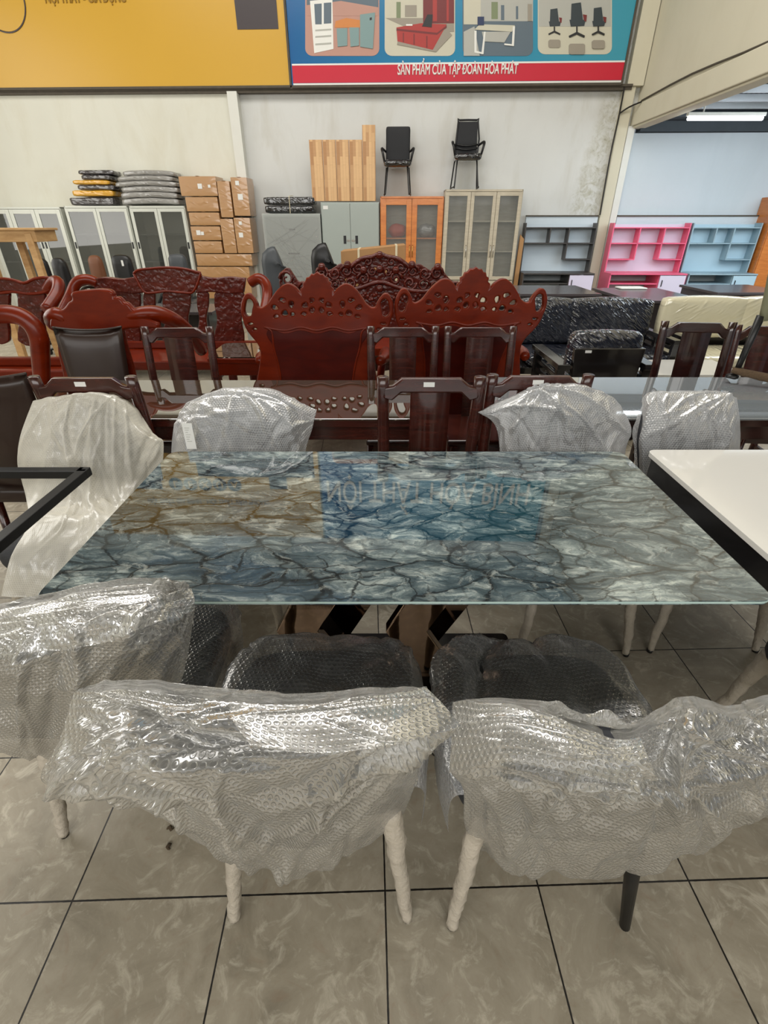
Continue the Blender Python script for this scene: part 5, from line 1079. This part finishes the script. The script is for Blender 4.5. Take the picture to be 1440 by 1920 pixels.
# dark desks
def desk(label, Y0, Y1, px0, px1, py, z=0.75, dr=True):
    p0 = at_y(px0, py, Y0); p1 = at_y(px1, py, Y0); cx_ = (p0.x + p1.x) / 2; hw = (p1.x - p0.x) / 2; hd = (Y1 - Y0) / 2
    t = thing('office_desk', label, 'desk', (cx_, (Y0 + Y1) / 2, 0), 0, 'dark office desks behind the sofas')
    b = MB(); b.box(-hw, hw, -hd, hd, z - 0.03, z); b.build('desktop', M['wengetop'], t, bevel=0.004)
    b = MB(); b.box(-hw + 0.02, hw - 0.02, -hd + 0.05, -hd + 0.07, 0.2, z - 0.03); b.build('modesty_panel', M['wenge'], t)
    for x in (-hw + 0.03, hw - 0.05): b = MB(); b.box(x, x + 0.025, -hd + 0.03, hd - 0.03, 0, z - 0.03); b.build('side_panel', M['wenge'], t)
    return t
desk('dark office desk behind the black sofa, in front of the dark shelf desk', 6.35, 7.3, 975, 1128, 556)
t = desk('large dark brown office desk behind both sofas', 5.75, 7.0, 1190, 1335, 562)
desk('dark office desk at the right edge in front of the pale blue shelf desk', 6.5, 7.4, 1345, 1490, 551)
p0 = at_z(1158, 534, 0.755); b = MB(); b.soft(-0.17, 0.17, -0.1, 0.1, 0, 0.02, 0.009); tag(b.build('white_tray', M['white'], None, True, loc=(p0.x, 6.9, 0.751)), 'small flat white oval item lying on the large dark desk', 'tray')
# ================================================================== furniture along the rear wall
def frame_rect(b, x0, x1, z0, z1, y0, y1, wdt):
    b.box(x0, x0 + wdt, y0, y1, z0, z1); b.box(x1 - wdt, x1, y0, y1, z0, z1); b.box(x0 + wdt, x1 - wdt, y0, y1, z0, z0 + wdt); b.box(x0 + wdt, x1 - wdt, y0, y1, z1 - wdt, z1)
def wall_thing(name, label, cat, pxl, pxr, ptop, off=0.45, group=None):
    """root centred between two measured edges, facing the room; returns root, half width, height"""
    a = wp(pxl, ptop, off); c = wp(pxr, ptop, off); m = (a + c) / 2
    t = thing(name, label, cat, (m.x, m.y, 0), WR, group); return t, (c - a).length / 2, m.z
def glass_cabinet(label, pxl, pxr, ptop, col, nd=2, inner='steelin', handle='ink', lower=0.0, frame_w=0.05, group=None, gl='glass', shelves=3):
    t, hw, h = wall_thing('display_cabinet', label, 'cabinet', pxl, pxr, ptop, group=group); d = 0.40
    b = MB(); b.box(-hw, -hw + 0.02, 0, d, 0, h); b.box(hw - 0.02, hw, 0, d, 0, h); b.box(-hw, hw, 0, d, h - 0.03, h); b.box(-hw, hw, 0, d, 0, 0.06)
    if lower: b.box(-hw, hw, 0.0, d, lower - 0.02, lower)
    b.build('body', M[col], t, bevel=0.003); b = MB(); b.box(-hw + 0.02, hw - 0.02, d - 0.01, d, 0.06, h - 0.03); b.build('back_panel', M[inner], t)
    z0 = max(0.06, lower); 
    for k in range(shelves):
        z = z0 + (h - z0) * (k + 1) / (shelves + 1); b = MB(); b.box(-hw + 0.02, hw - 0.02, 0.03, d - 0.01, z - 0.01, z + 0.01); b.build('shelf', M[col], t)
    for k in range(nd):
        x0 = -hw + 0.01 + (2 * hw - 0.02) * k / nd; x1 = -hw + 0.01 + (2 * hw - 0.02) * (k + 1) / nd
        b = MB(); frame_rect(b, x0 + 0.003, x1 - 0.003, z0 + 0.01, h - 0.035, -0.02, 0.0, frame_w); dr = b.build('door', M[col], t, bevel=0.002)
        b = MB(); b.box(x0 + frame_w, x1 - frame_w, -0.012, -0.008, z0 + frame_w, h - 0.035 - frame_w); b.build('pane', M[gl], dr)
        if handle == 'ink': hx = x0 + 0.03 if k % 2 == 0 else x1 - 0.03; b = MB(); b.box(hx - 0.014, hx + 0.014, -0.024, -0.019, 1.1, 1.2); b.build('handle', M['ink'], dr)
        else:
            hx = (x1 - 0.025) if (k == 0 or (nd == 3 and k == 1)) else (x0 + 0.025); b = MB(); b.tube([(hx, -0.022, 0.98), (hx, -0.045, 1.0), (hx, -0.045, 1.14), (hx, -0.022, 1.16)], 0.007, 6, smooth=1); b.build('handle', M[handle], dr, True)
        if lower:
            b = MB(); b.box(x0 + 0.003, x1 - 0.003, -0.02, 0, 0.07, lower - 0.01); d2 = b.build('lower_door', M[col], t, bevel=0.002)
            b = MB(); b.tube([(hx, -0.022, lower - 0.2), (hx, -0.045, lower - 0.19), (hx, -0.045, lower - 0.08), (hx, -0.022, lower - 0.07)], 0.007, 6, smooth=1); b.build('handle', M['chrome'], d2, True)
    return t, hw, h
GL = 'pale steel cabinets with glass doors at the left'
glass_cabinet('pale steel glass cabinet at the left edge behind the raw wooden stand', -34, 112, 388, 'steelwhite', 3, frame_w=0.065, group=GL)
glass_cabinet('pale steel sliding glass cabinet under the dark and yellow bags', 119, 238, 386, 'steelwhite', 2, frame_w=0.05, group=GL)
glass_cabinet('pale steel sliding glass cabinet under the grey bags beside the boxes', 241, 346, 386, 'steelwhite', 2, frame_w=0.05, group=GL)
# grey four drawer filing cabinet
t, hw, h = wall_thing('filing_cabinet', 'grey filing cabinet with film wrap beside the cardboard boxes', 'cabinet', 492, 600, 401)
b = MB(); b.box(-hw, hw, 0, 0.42, 0, h); b.build('body', M['steelgrey'], t, bevel=0.004)
for r in range(4):
    for c_ in range(1 if r == 0 else 2):
        x0 = -hw + 0.04 if c_ == 0 else 0.01; x1 = hw - 0.04 if (c_ == 1 or r == 0) else -0.01; z1 = h - 0.06 - r * 0.36; z0 = z1 - 0.33
        b = MB(); b.box(x0, x1, -0.015, 0, z0, z1); d2 = b.build('drawer', M['steelgrey'], t, bevel=0.004)
        xm = (x0 + x1) / 2 if r == 0 else (-0.05 if c_ == 0 else 0.05); b = MB(); b.box(xm - 0.05, xm + 0.05, -0.024, -0.014, (z0 + z1) / 2 - 0.012, (z0 + z1) / 2 + 0.012); b.build('handle', M['steel_dark'], d2)
        b = MB(); b.tube([(x1 - 0.04, -0.015, z0 + 0.06), (x1 - 0.04, -0.03, z0 + 0.06)], 0.014, 8, smooth=1); b.build('knob', M['chrome'], d2)
b = MB()
for k in range(22): 
    a = random.Random(k).uniform; b.bar((-hw + a(0, .3), -0.034, a(0.1, h)), (hw - a(0, .3), -0.034, a(0.1, h)), 0.004, 0.006)
b.box(-hw - 0.006, hw + 0.006, -0.033, -0.031, 0.04, h + 0.006); b.build('film_wrap', M['film_dirty'], t)
# bundle of black plastic on it
def heap(name, label, cat, pxl, pxr, ptop, pbot, mat, off, layers, seed, group=None, tilt=0.0):
    a = wp(pxl, pbot, off); c = wp(pxr, pbot, off); top = wp((pxl + pxr) / 2, ptop, off); m = (a + c) / 2; hw_ = (c - a).length / 2; H_ = top.z - m.z
    b = MB(); r = random.Random(seed)
    for k in range(layers):
        z0 = H_ * k / layers; z1 = H_ * (k + 0.88) / layers; s_ = r.uniform(0.9, 1.0); dx = r.uniform(-0.03, 0.03)
        vs0 = len(b.v); b.soft(-hw_ * s_ + dx, hw_ * s_ + dx, 0.0 + r.uniform(0, 0.03), 0.34, z0, z1, min(0.03, (z1 - z0) * 0.45), n=9)
        for i in range(vs0, len(b.v)):
            x, y, z = b.v[i]; n_ = noise.noise(Vector((x * 9 + k * 3, y * 9, z * 6 + seed))); 
            b.v[i] = (x + n_ * 0.02, y + n_ * 0.02, max(0.0, z + tilt * (1 - (x / hw_) ** 2) * 0.05 * (1 if k > 0 else 0.3) + noise.noise(Vector((x * 7 + seed, y * 7, k))) * 0.005))
    o = b.build(name, mat, None, True, weld=True, loc=(m.x, m.y, m.z), rotz=WR); return tag(o, label, cat, group), m
o, m = heap('plastic_bundle', 'black plastic bundle tied with a pale strap on the filing cabinet', 'bundle', 494, 592, 367, 400, M['bagk'], 0.42, 2, 3)
b = MB(); b.tube([(0.02, -0.03, -0.0), (0.02, -0.03, 0.24), (0.02, 0.3, 0.26)], 0.006, 5, smooth=1); b.build('strap', M['tape'], o)
# stacks of bagged goods on the white cabinets (each bag a thing)
def bag_stack(spec, group, off=0.42):
    for i, (pl, pr, pt, pb, mk, lab, tilt) in enumerate(spec):
        heap('plastic_bag', lab, 'bag', pl, pr, pt, pb, M[mk], off, 1, 11 + i * 5, group, tilt)
bag_stack([(128, 214, 368, 385, 'bagd', 'dark grey plastic bag at the bottom of the left stack on the cabinets', 0), (135, 214, 355, 368, 'bagy', 'yellow filled plastic bag just above the bottom of the left stack', 0),
           (140, 215, 345, 356, 'bagd', 'dark bag between the two yellow bags of the left stack', 0), (138, 205, 336, 346, 'bagy', 'yellow edged plastic bag in the upper half of the left stack', 0),
           (150, 212, 326, 337, 'bagd', 'charcoal bag second from the top of the left stack', 0), (140, 208, 317, 327, 'bagd', 'glossy charcoal bag on top of the left stack', 0)], 'plastic bags stacked on the steel cabinets')
bag_stack([(224, 338, 372, 385, 'bagg', 'grey plastic bag at the bottom of the right stack on the cabinets', 1.6), (224, 336, 361, 373, 'bagg', 'grey bag second from the bottom of the right stack', 1.6),
           (222, 336, 350, 362, 'bagg', 'grey bag just below the middle of the right stack', 1.6), (218, 334, 340, 351, 'bagg', 'grey bag just above the middle of the right stack', 1.6),
           (217, 332, 330, 341, 'bagg', 'grey bag second from the top of the right stack', 1.6), (222, 326, 320, 331, 'bagg', 'humped grey bag on top of the right stack', 1.6)], 'plastic bags stacked on the steel cabinets')
# cardboard boxes
def carton(lab, pl, pr, pt, pb, off=0.50, d=0.4, roty=0.0, labels=(), group='cardboard boxes stacked beside the pilaster', mat='kraftb', bulge=0.002):
    a = wp(pl, pb, off); c = wp(pr, pb, off); tp = wp((pl + pr) / 2, pt, off); m = (a + c) / 2; hw_ = (c - a).length / 2; H_ = tp.z - m.z
    t = thing('cardboard_box', lab, 'box', (m.x, m.y, m.z), WR, group); MR = Matrix.Rotation(roty, 4, 'Y')
    b = MB(); b.soft(-hw_, hw_, 0, d, 0, H_, 0.012, MR, n=5, puff=bulge); b.build('carton', M[mat], t, weld=True, auto=0.8)
    b = MB(); b.box(-0.025, 0.025, -0.003 - bulge, d + 0.003, H_ + bulge * 0.2, H_ + bulge + 0.001, MR); b.build('tape', M['kraft'], t)
    for (u, v, s_) in labels:
        b = MB(); b.box(-hw_ + 2 * hw_ * u - s_, -hw_ + 2 * hw_ * u + s_, -bulge - 0.004, -bulge - 0.001, H_ * v - s_, H_ * v + s_, MR); b.build('shipping_label', M['label'], t)['label'] = 'white label'
    return t
zfl = 640
carton('widest carton at the floor of the stack, tied with pale straps, left half', 379, 474, 500, 560, d=0.42)
carton('long strapped carton lying second from the floor under the small boxes', 370, 474, 476, 499, d=0.42)
carton('carton in the left column resting on the long strapped carton', 366, 418, 452, 475, labels=())
carton('carton with white label in the lower left column', 361, 416, 424, 451, labels=((0.25, 0.55, 0.035), (0.38, 0.5, 0.025)))
carton('crumpled carton in the middle of the left column', 357, 414, 398, 423)
carton('carton without labels just under the top carton of the left column', 351, 411, 369, 397)
carton('top carton of the left column with two white labels', 340, 409, 330, 368, labels=((0.55, 0.5, 0.035), (0.8, 0.5, 0.02)))
carton('upright carton in the middle right, lower of the two narrow ones', 421, 445, 410, 475, labels=())
carton('tall carton with square label at lower right of the stack', 446, 476, 408, 475, labels=((0.35, 0.52, 0.035), (0.4, 0.85, 0.025)))
carton('tilted upright taped carton in the upper middle of the stack', 415, 438, 339, 408, roty=0.012, labels=())
carton('tilted upright carton at top right with crooked white label', 440, 470, 332, 405, roty=0.012, labels=((0.5, 0.5, 0.04), (0.4, 0.85, 0.03)))
t, hw, h = wall_thing('steel_locker', 'grey two door steel locker under the wooden boards', 'cabinet', 601, 711, 379)
b = MB(); b.box(-hw, hw, 0, 0.42, 0, h); b.build('body', M['steelgrey'], t, bevel=0.004)
for sg in (-1, 1):
    b = MB(); b.box(min(sg * 0.003, sg * (hw - 0.012)), max(sg * 0.003, sg * (hw - 0.012)), -0.018, 0, 0.08, h - 0.02); d2 = b.build('door', M['steelgrey'], t, bevel=0.004)
    b = MB(); b.box(sg * 0.10 - 0.022, sg * 0.10 + 0.022, -0.022, -0.017, 1.18, 1.30); b.build('handle', M['ink'], d2)
    b = MB(); b.box(sg * 0.04 - 0.028, sg * 0.04 + 0.028, -0.021, -0.017, 1.21, 1.24); b.build('lock_plate', M['chrome'], d2)
b = MB(); b.box(-hw + 0.04, -hw + 0.12, -0.021, -0.018, h - 0.1, h - 0.05); b.build('sticker', M['label'], t)
# five solid wood boards standing on the locker
for k in range(5):
    pl = 584 + 23.8 * k + (2.0 if k < 4 else 2); x0, x1 = pl, pl + 23.5; pt = 262 if k < 4 else 234
    a = wp(x0, 377, 0.40 - (0.01 if k == 4 else 0)); c = wp(x1, 377, 0.40); tp = wp(x0, pt, 0.40)
    pos = ('leftmost', 'second from left', 'middle', 'fourth from left', 'tallest, rightmost')[k]
    b = MB(); hw_ = (c - a).length / 2; b.box(-hw_ + 0.002, hw_ - 0.002, 0, 0.03, 0, tp.z - a.z)
    tag(b.build('wooden_board', M['boards'], None, loc=((a.x + c.x) / 2, (a.y + c.y) / 2, a.z), rotz=WR, bevel=0.002), '%s of the five jointed wood boards standing on the grey locker' % pos, 'board', 'wood boards on the locker')
t1, hw1, h1 = glass_cabinet('orange oak display cabinet with two glass doors', 713, 833, 368, 'oakor', 2, inner='laminate', handle='brass', frame_w=0.085, gl='glassc', shelves=2)
glass_cabinet('beige three door cabinet with glass upper doors under the mesh chair', 835, 982, 355, 'laminate', 3, inner='laminate', handle='chrome', lower=0.62, frame_w=0.055, gl='glassc', shelves=2)
# goods inside the orange cabinet
for lab, px, mk, nm in (('crumpled red orange bag inside the orange cabinet', 745, 'orangeknit', 'red_bag'), ('crumpled clear plastic bag inside the orange cabinet', 800, 'bagg', 'clear_bag')):
    p = wp(px, 420, 0.22); z = 0.06 + (h1 - 0.06) * 2 / 3 + 0.011; b = MB(); b.soft(-0.15, 0.15, -0.1, 0.1, 0, 0.2, 0.09, n=10)
    b.v = [(x + 0.02 * noise.noise(Vector((x * 14, y * 14, z_ * 14))), y, max(0, z_ + 0.03 * noise.noise(Vector((x * 11, 3, z_ * 11))))) for x, y, z_ in b.v]
    tag(b.build(nm, M[mk], None, True, weld=True, loc=(p.x, p.y, z), rotz=WR), lab, 'bag')
# leaning cardboard sheet right of the beige cabinet
a = wp(976, 540, 0.3); b = MB(); b.prism([(-0.09, 0), (-0.01, 0), (0.01, 1.25), (-0.06, 1.32)], 0, 0.05); tag(b.build('cardboard_sheet', M['kraft'], None, loc=(wp(970, 540, 0.42).x, wp(974, 540, 0.42).y, 0), rotz=WR, bevel=0.004), 'folded cardboard standing between the beige cabinet and dark shelf desk', 'cardboard')
# cardboard carton lying behind the settee
a = at_y(640, 500, 6.4); c = at_y(760, 480, 6.4)
t = thing('cardboard_box', 'long strapped cardboard box behind the carved settee crest', 'box', ((a.x + c.x) / 2, 6.4, 0)); hw_ = (c.x - a.x) / 2; zt = at_y(700, 465, 6.4).z
M7 = Matrix.Rotation(-0.09, 4, 'Y')
b = MB(); b.box(-hw_, hw_, 0, 0.5, zt - 0.95, zt, None); b.v = [(x, y, 0.0 if z < zt - 0.5 else z + x * 0.09) for x, y, z in b.v]; b.build('carton', M['kraft'], t, bevel=0.004)
for x in (-hw_ * 0.45, hw_ * 0.72): b = MB(); b.box(x - 0.012, x + 0.012, -0.005, 0.505, 0, zt + x * 0.09 + 0.004); b.build('strap', M['tape'], t)
# two black office chairs standing on the cabinets
def visitor_chair(label, pxl, pxr, pytop, pybot, mesh_back, off=0.36):
    a = wp(pxl, pybot, off); c = wp(pxr, pybot, off); m = (a + c) / 2; z0 = m.z; k = (wp((pxl + pxr) / 2, pytop, off).z - z0) / 1.0; hw_ = 0.22 * k / 1.0
    t = thing('visitor_chair', label, 'chair', (m.x, m.y, z0), WR, 'black visitor chairs standing on top of cabinets')
    K = k
    b = MB()
    if mesh_back:
        frame = [(-0.20, 0.50), (-0.17, 0.98), (-0.15, 1.0), (0.15, 1.0), (0.17, 0.98), (0.20, 0.50), (-0.20, 0.50)]
        b.tube([(x * K, 0.17 * K, z * K) for x, z in frame], 0.016 * K, 8, smooth=2); b.tube([(-0.19 * K, 0.165 * K, 0.66 * K), (0, 0.14 * K, 0.64 * K), (0.19 * K, 0.165 * K, 0.66 * K)], 0.014 * K, 6); b.tube([(-0.19 * K, 0.165 * K, 0.61 * K), (0, 0.14 * K, 0.585 * K), (0.19 * K, 0.165 * K, 0.61 * K)], 0.014 * K, 6); b.build('back_frame', M['black'], t, True)
        b = MB(); b.prism([(-0.19 * K, 0.51 * K), (0.19 * K, 0.51 * K), (0.165 * K, 0.98 * K), (-0.165 * K, 0.98 * K)], 0.168 * K, 0.174 * K); b.build('backrest', M['mesh'], t)
    else:
        b.soft(-0.21 * K, 0.21 * K, 0.14 * K, 0.20 * K, 0.46 * K, 1.0 * K, 0.028 * K, n=8); b.build('backrest', M['greyfab'] if False else M['mesh'], t, True, weld=True)
    b = MB(); b.soft(-0.23 * K, 0.23 * K, -0.26 * K, 0.17 * K, 0.40 * K, 0.50 * K, 0.045 * K, n=8, puff=0.01); b.build('seat', M['bagk'], t, True, weld=True)
    for sg in (-1, 1):
        b = MB(); b.tube([(sg * 0.20 * K, 0.17 * K, 0.64 * K), (sg * 0.25 * K, 0.10 * K, 0.67 * K), (sg * 0.27 * K, -0.12 * K, 0.66 * K), (sg * 0.25 * K, -0.20 * K, 0.58 * K), (sg * 0.22 * K, -0.16 * K, 0.46 * K)], [0.016 * K, 0.02 * K, 0.024 * K, 0.02 * K, 0.018 * K], 8); b.build('armrest', M['black'], t, True)
        b = MB(); b.tube([(sg * 0.17 * K, -0.10 * K, 0.41 * K), (sg * 0.205 * K, -0.24 * K, 0.03 * K), (sg * 0.215 * K, -0.25 * K, 0.014), (sg * 0.235 * K, 0.0, 0.012), (sg * 0.24 * K, 0.18 * K, 0.013), (sg * 0.235 * K, 0.19 * K, 0.04), (sg * 0.20 * K, 0.12 * K, 0.41 * K)], 0.012 * K, 8, smooth=4); b.build('leg', M['black'], t, True)
    return t
visitor_chair('black padded chair with film wrapped seat standing on the orange cabinet', 716, 774, 234, 366, False, 0.38)
visitor_chair('black mesh back chair standing on the beige cabinet', 838, 904, 222, 354, True, 0.38)
# shelf desks
def shelf_desk(label, pxl, pxr, side, shelf, backm, kind, door='palepink'):
    t, hw, h = wall_thing('shelf_desk', label, 'desk', pxl, pxr, 418, off=0.34, group='desks with open shelf hutches on the rear wall'); zd = 0.75; d0, d1 = 0.0, 0.20
    b = MB(); b.box(-hw + 0.02, hw - 0.02, d1 - 0.01, d1, zd, h - 0.02); b.build('back_panel', M[backm], t)
    for sg in (-1, 1): b = MB(); b.box(sg * (hw - 0.01) - 0.01, sg * (hw - 0.01) + 0.01, d0, d1, zd, h); b.build('side_panel', M[side], t, bevel=0.002)
    zs = [h - 0.07, h - 0.30]; b = MB(); b.box(-hw + 0.02, hw - 0.02, d0, d1 - 0.01, zs[0] - 0.008, zs[0] + 0.008); b.box(-hw + 0.02, hw - 0.02, d0, d1 - 0.01, zs[1] - 0.008, zs[1] + 0.008)
    W2 = 2 * hw
    if kind == 'two': xs_ = (-hw + W2 * 0.36, -hw + W2 * 0.68)
    else: xs_ = (-hw + W2 * 0.36, -hw + W2 * 0.62)
    if kind == 'two': b.box(-hw + 0.02, xs_[0], d0, d1 - 0.01, zs[1] - 0.25, zs[1] - 0.235)
    b.box(xs_[1], hw - 0.02, d0, d1 - 0.01, zs[1] - 0.25, zs[1] - 0.235); b.build('shelf', M[shelf], t, bevel=0.002)
    for i, x in enumerate(xs_):
        b = MB(); b.box(x - 0.009, x + 0.009, d0, d1 - 0.01, zs[1] + 0.008, zs[0] - 0.008)
        if i == 1 or kind == 'two': b.box(x - 0.009, x + 0.009, d0, d1 - 0.01, zs[1] - 0.25, zs[1] + 0.008)
        b.build('divider', M[side], t)
    b = MB(); b.box(-hw, hw, -0.32, d1, zd - 0.02, zd); b.build('desktop', M[shelf], t, bevel=0.003)
    b = MB(); b.box(-hw, -hw + 0.02, -0.3, d1, 0, zd - 0.02); b.box(hw - 0.02, hw, -0.3, d1, 0, zd - 0.02); b.box(-hw + 0.02, hw * 0.3, -0.28, d1, zd - 0.17, zd - 0.155); b.box(hw * 0.3, hw * 0.3 + 0.018, -0.28, d1, 0, zd - 0.02); b.build('base', M[side], t)
    b = MB(); b.box(hw * 0.3 + 0.01, hw - 0.01, -0.31, -0.295, 0.1, zd - 0.03); d2 = b.build('door', M[door], t, bevel=0.002)
    b = MB(); b.box(hw * 0.3 + 0.05, hw * 0.3 + 0.06, -0.325, -0.31, zd - 0.2, zd - 0.1); b.build('handle', M['ink'], d2)
shelf_desk('dark framed shelf desk beside the beige cabinet', 986, 1122, 'dkpanel', 'dkpanel', 'whiteback', 'one')
shelf_desk('pink framed shelf desk right of the white jamb', 1152, 1298, 'pink', 'pink', 'palepink', 'two')
shelf_desk('pale blue framed shelf desk beside the pink one', 1302, 1432, 'ltblue', 'ltblue', 'ltblueb', 'one', 'ltblueb')
# orange wardrobe at the right edge
t, hw, h = wall_thing('wardrobe', 'orange brown wooden wardrobe cut off by the right edge', 'wardrobe', 1462, 1590, 368, off=0.45)
b = MB(); b.box(-hw, hw, 0.0, 0.44, 0, h); b.build('body', M['oakor'], t, bevel=0.004)
for sg in (-1, 1): b = MB(); b.box(min(sg * 0.005, sg * (hw - 0.01)), max(sg * 0.005, sg * (hw - 0.01)), -0.02, 0, 0.1, h * 0.78); b.build('door', M['oakor'], t, bevel=0.004)
b = MB(); b.box(-hw, hw, -0.03, 0, h * 0.8, h * 0.83); b.build('moulding', M['white'], t)
# raw wooden stand on the left
Y = 5.2; o0 = at_y(30, 520, Y)
t = thing('wooden_stand', 'raw pine stand with splayed legs at the left edge before the glass cabinet', 'stand', (o0.x, Y, 0))
def q(px, py, dy=0): p = at_y(px, py, Y + dy); return (p.x - o0.x, dy, p.z)
zt_ = q(30, 432)[2]
b = MB(); b.box(q(-60, 432)[0], q(84, 432)[0], -0.16, 0.16, zt_ - 0.09, zt_); b.box(q(-60, 432)[0] - 0.02, q(84, 432)[0] + 0.02, -0.18, 0.18, zt_, zt_ + 0.02); b.build('top', M['pine'], t, bevel=0.004)
for px0, px1, dy in ((76, 128, -0.14), (18, 50, 0.14), (-6, 30, -0.14), (-50, -40, 0.14)):
    p0 = q(px0, 450); p1 = q(px1, 560); b = MB(); sx = (p1[0] - p0[0]) / (p1[2] - p0[2]) * 0.22
    b.bar((p0[0], dy, zt_ - 0.02), (p0[0] - sx * (zt_), dy * 1.5, 0), 0.06, 0.05, (0, 1, 0)); b.build('leg', M['pine'], t, bevel=0.004)
# office chairs in front of the cabinets
def office_chair(label, pxl, pxr, pt, pb, Y, mat, rz=0.0, sticker=False):
    a = at_y(pxl, pt, Y); c = at_y(pxr, pb, Y); m = (a.x + c.x) / 2; hw_ = (c.x - a.x) / 2; zt = a.z
    t = thing('office_chair', label, 'chair', (m, Y, 0), rz, 'office chairs in front of the left cabinets')
    b = MB(); b.soft(-hw_, hw_, 0.0, 0.12, 0.48, zt, 0.055, n=9, puff=0.015); b.build('backrest', mat, t, True, weld=True)
    b = MB(); b.soft(-0.25, 0.25, -0.5, 0.05, 0.40, 0.50, 0.045); b.build('seat', mat, t, True, weld=True)
    b = MB(); b.tube([(0, -0.2, 0.41), (0, -0.2, 0.08)], 0.03, 10, smooth=1); b.build('gas_lift', M['black'], t, True)
    for k in range(5):
        aa = k * 2 * PI / 5; b = MB(); b.tube([(0, -0.2, 0.10), (0.27 * math.cos(aa), -0.2 + 0.27 * math.sin(aa), 0.06)], [0.022, 0.015], 8, smooth=1); b.tube([(0.27 * math.cos(aa) - 0.02, -0.2 + 0.27 * math.sin(aa), 0.028), (0.27 * math.cos(aa) + 0.02, -0.2 + 0.27 * math.sin(aa), 0.028)], 0.028, 10, smooth=1); b.build('base_arm', M['black'], t, True)
    for sg in (-1, 1):
        b = MB(); b.tube([(sg * hw_, 0.04, 0.66), (sg * (hw_ + 0.03), -0.15, 0.68), (sg * (hw_ + 0.02), -0.34, 0.64), (sg * 0.24, -0.36, 0.46)], 0.02, 8); b.build('armrest', M['black'], t, True)
    if sticker: b = MB(); b.box(hw_ * 0.2, hw_ * 0.42, -0.018, -0.0155, zt - 0.12, zt - 0.05); b.build('sticker', M['label'], t)
office_chair('black office chair back left, behind the raw wooden stand', 57, 98, 486, 540, 7.6, M['black'])
office_chair('rounded black office chair between the wooden stand leg and the cabinets', 90, 138, 486, 560, 6.9, M['black'])
office_chair('brown office chair back in front of the sliding cabinets', 160, 200, 481, 540, 7.9, M['brownfab'])
office_chair('black office chair with small white sticker next to the brown one', 204, 254, 480, 540, 7.4, M['black'], 0, True)
office_chair('grey office chair back in front of the right sliding cabinet', 312, 354, 478, 530, 7.9, M['greyfab'])
for lab, px, pt, Y, k in (('black swivel chair seen edge on before the filing cabinet', 515, 478, 6.4, 1), ('small black chair headrest before the grey locker', 610, 472, 5.95, 0)):
    p = at_y(px, pt, Y); t = thing('office_chair', lab, 'chair', (p.x, Y, 0), 0.0, 'black chairs behind the armchair pair')
    b = MB(); b.tube([(0.05, 0, p.z - 0.02), (-0.01, 0, p.z - 0.06), (-0.03, 0, p.z - 0.2), (-0.03, 0, 0.55), (0.0, 0, 0.45)], [0.045, 0.06, 0.05, 0.05, 0.04], 10, 2.6); b.build('backrest', M['greyfab'] if k else M['black'], t, True)
    b = MB(); b.soft(-0.05, 0.45, -0.22, 0.22, 0.42, 0.50, 0.035); b.build('seat', M['black'], t, True, weld=True)
    b = MB(); b.tube([(0.2, 0, 0.42), (0.2, 0, 0.06)], 0.03, 8, smooth=1); b.lathe([(0.25, 0), (0.25, 0.03), (0.05, 0.07)], (0.2, 0, 0)); b.build('base', M['black'], t, True)
# dark glass topped tables between the rear rows (left background)
for lab, px, py, w_, d_ in (('long dark desk in front of the sliding cabinets at the left', 292, 545, 0.65, 0.3),):
    p0 = at_z(px, py, 0.7); p0 = at_y(px, py, 5.6); t = thing('office_desk', lab, 'desk', (p0.x, 5.6, 0))
    b = MB(); b.box(-w_, w_, -d_, d_, 0.67, 0.70); b.build('desktop', M['wengetop'], t, bevel=0.004)
    b = MB(); b.box(-w_ + 0.05, -w_ + 0.08, -d_ + 0.03, d_ - 0.03, 0, 0.67); b.box(w_ - 0.08, w_ - 0.05, -d_ + 0.03, d_ - 0.03, 0, 0.67); b.box(-w_ + 0.08, w_ - 0.08, d_ - 0.1, d_ - 0.08, 0.2, 0.67); b.build('side_panel', M['wenge'], t)
# scraps on the floor
for k, (px, py, lab) in enumerate(((313, 1556, 'dry brown scrap on the floor tile, the one nearer the table'), (319, 1594, 'dry brown scrap on the floor tile, the one nearer the camera'))):
    p = at_z(px, py, 0.0); b = MB(); b.tube([(0, 0, 0.003), (0.008, 0.006, 0.006), (0.014, -0.003, 0.005), (0.020, 0.005, 0.003)], [0.002, 0.005, 0.004, 0.001], 6, 0.5, smooth=2, wob=0.6)
    tag(b.build('floor_scrap', M['leaf'], None, True, loc=p, rotz=k * 2.0), lab, 'debris', 'scraps on the floor')
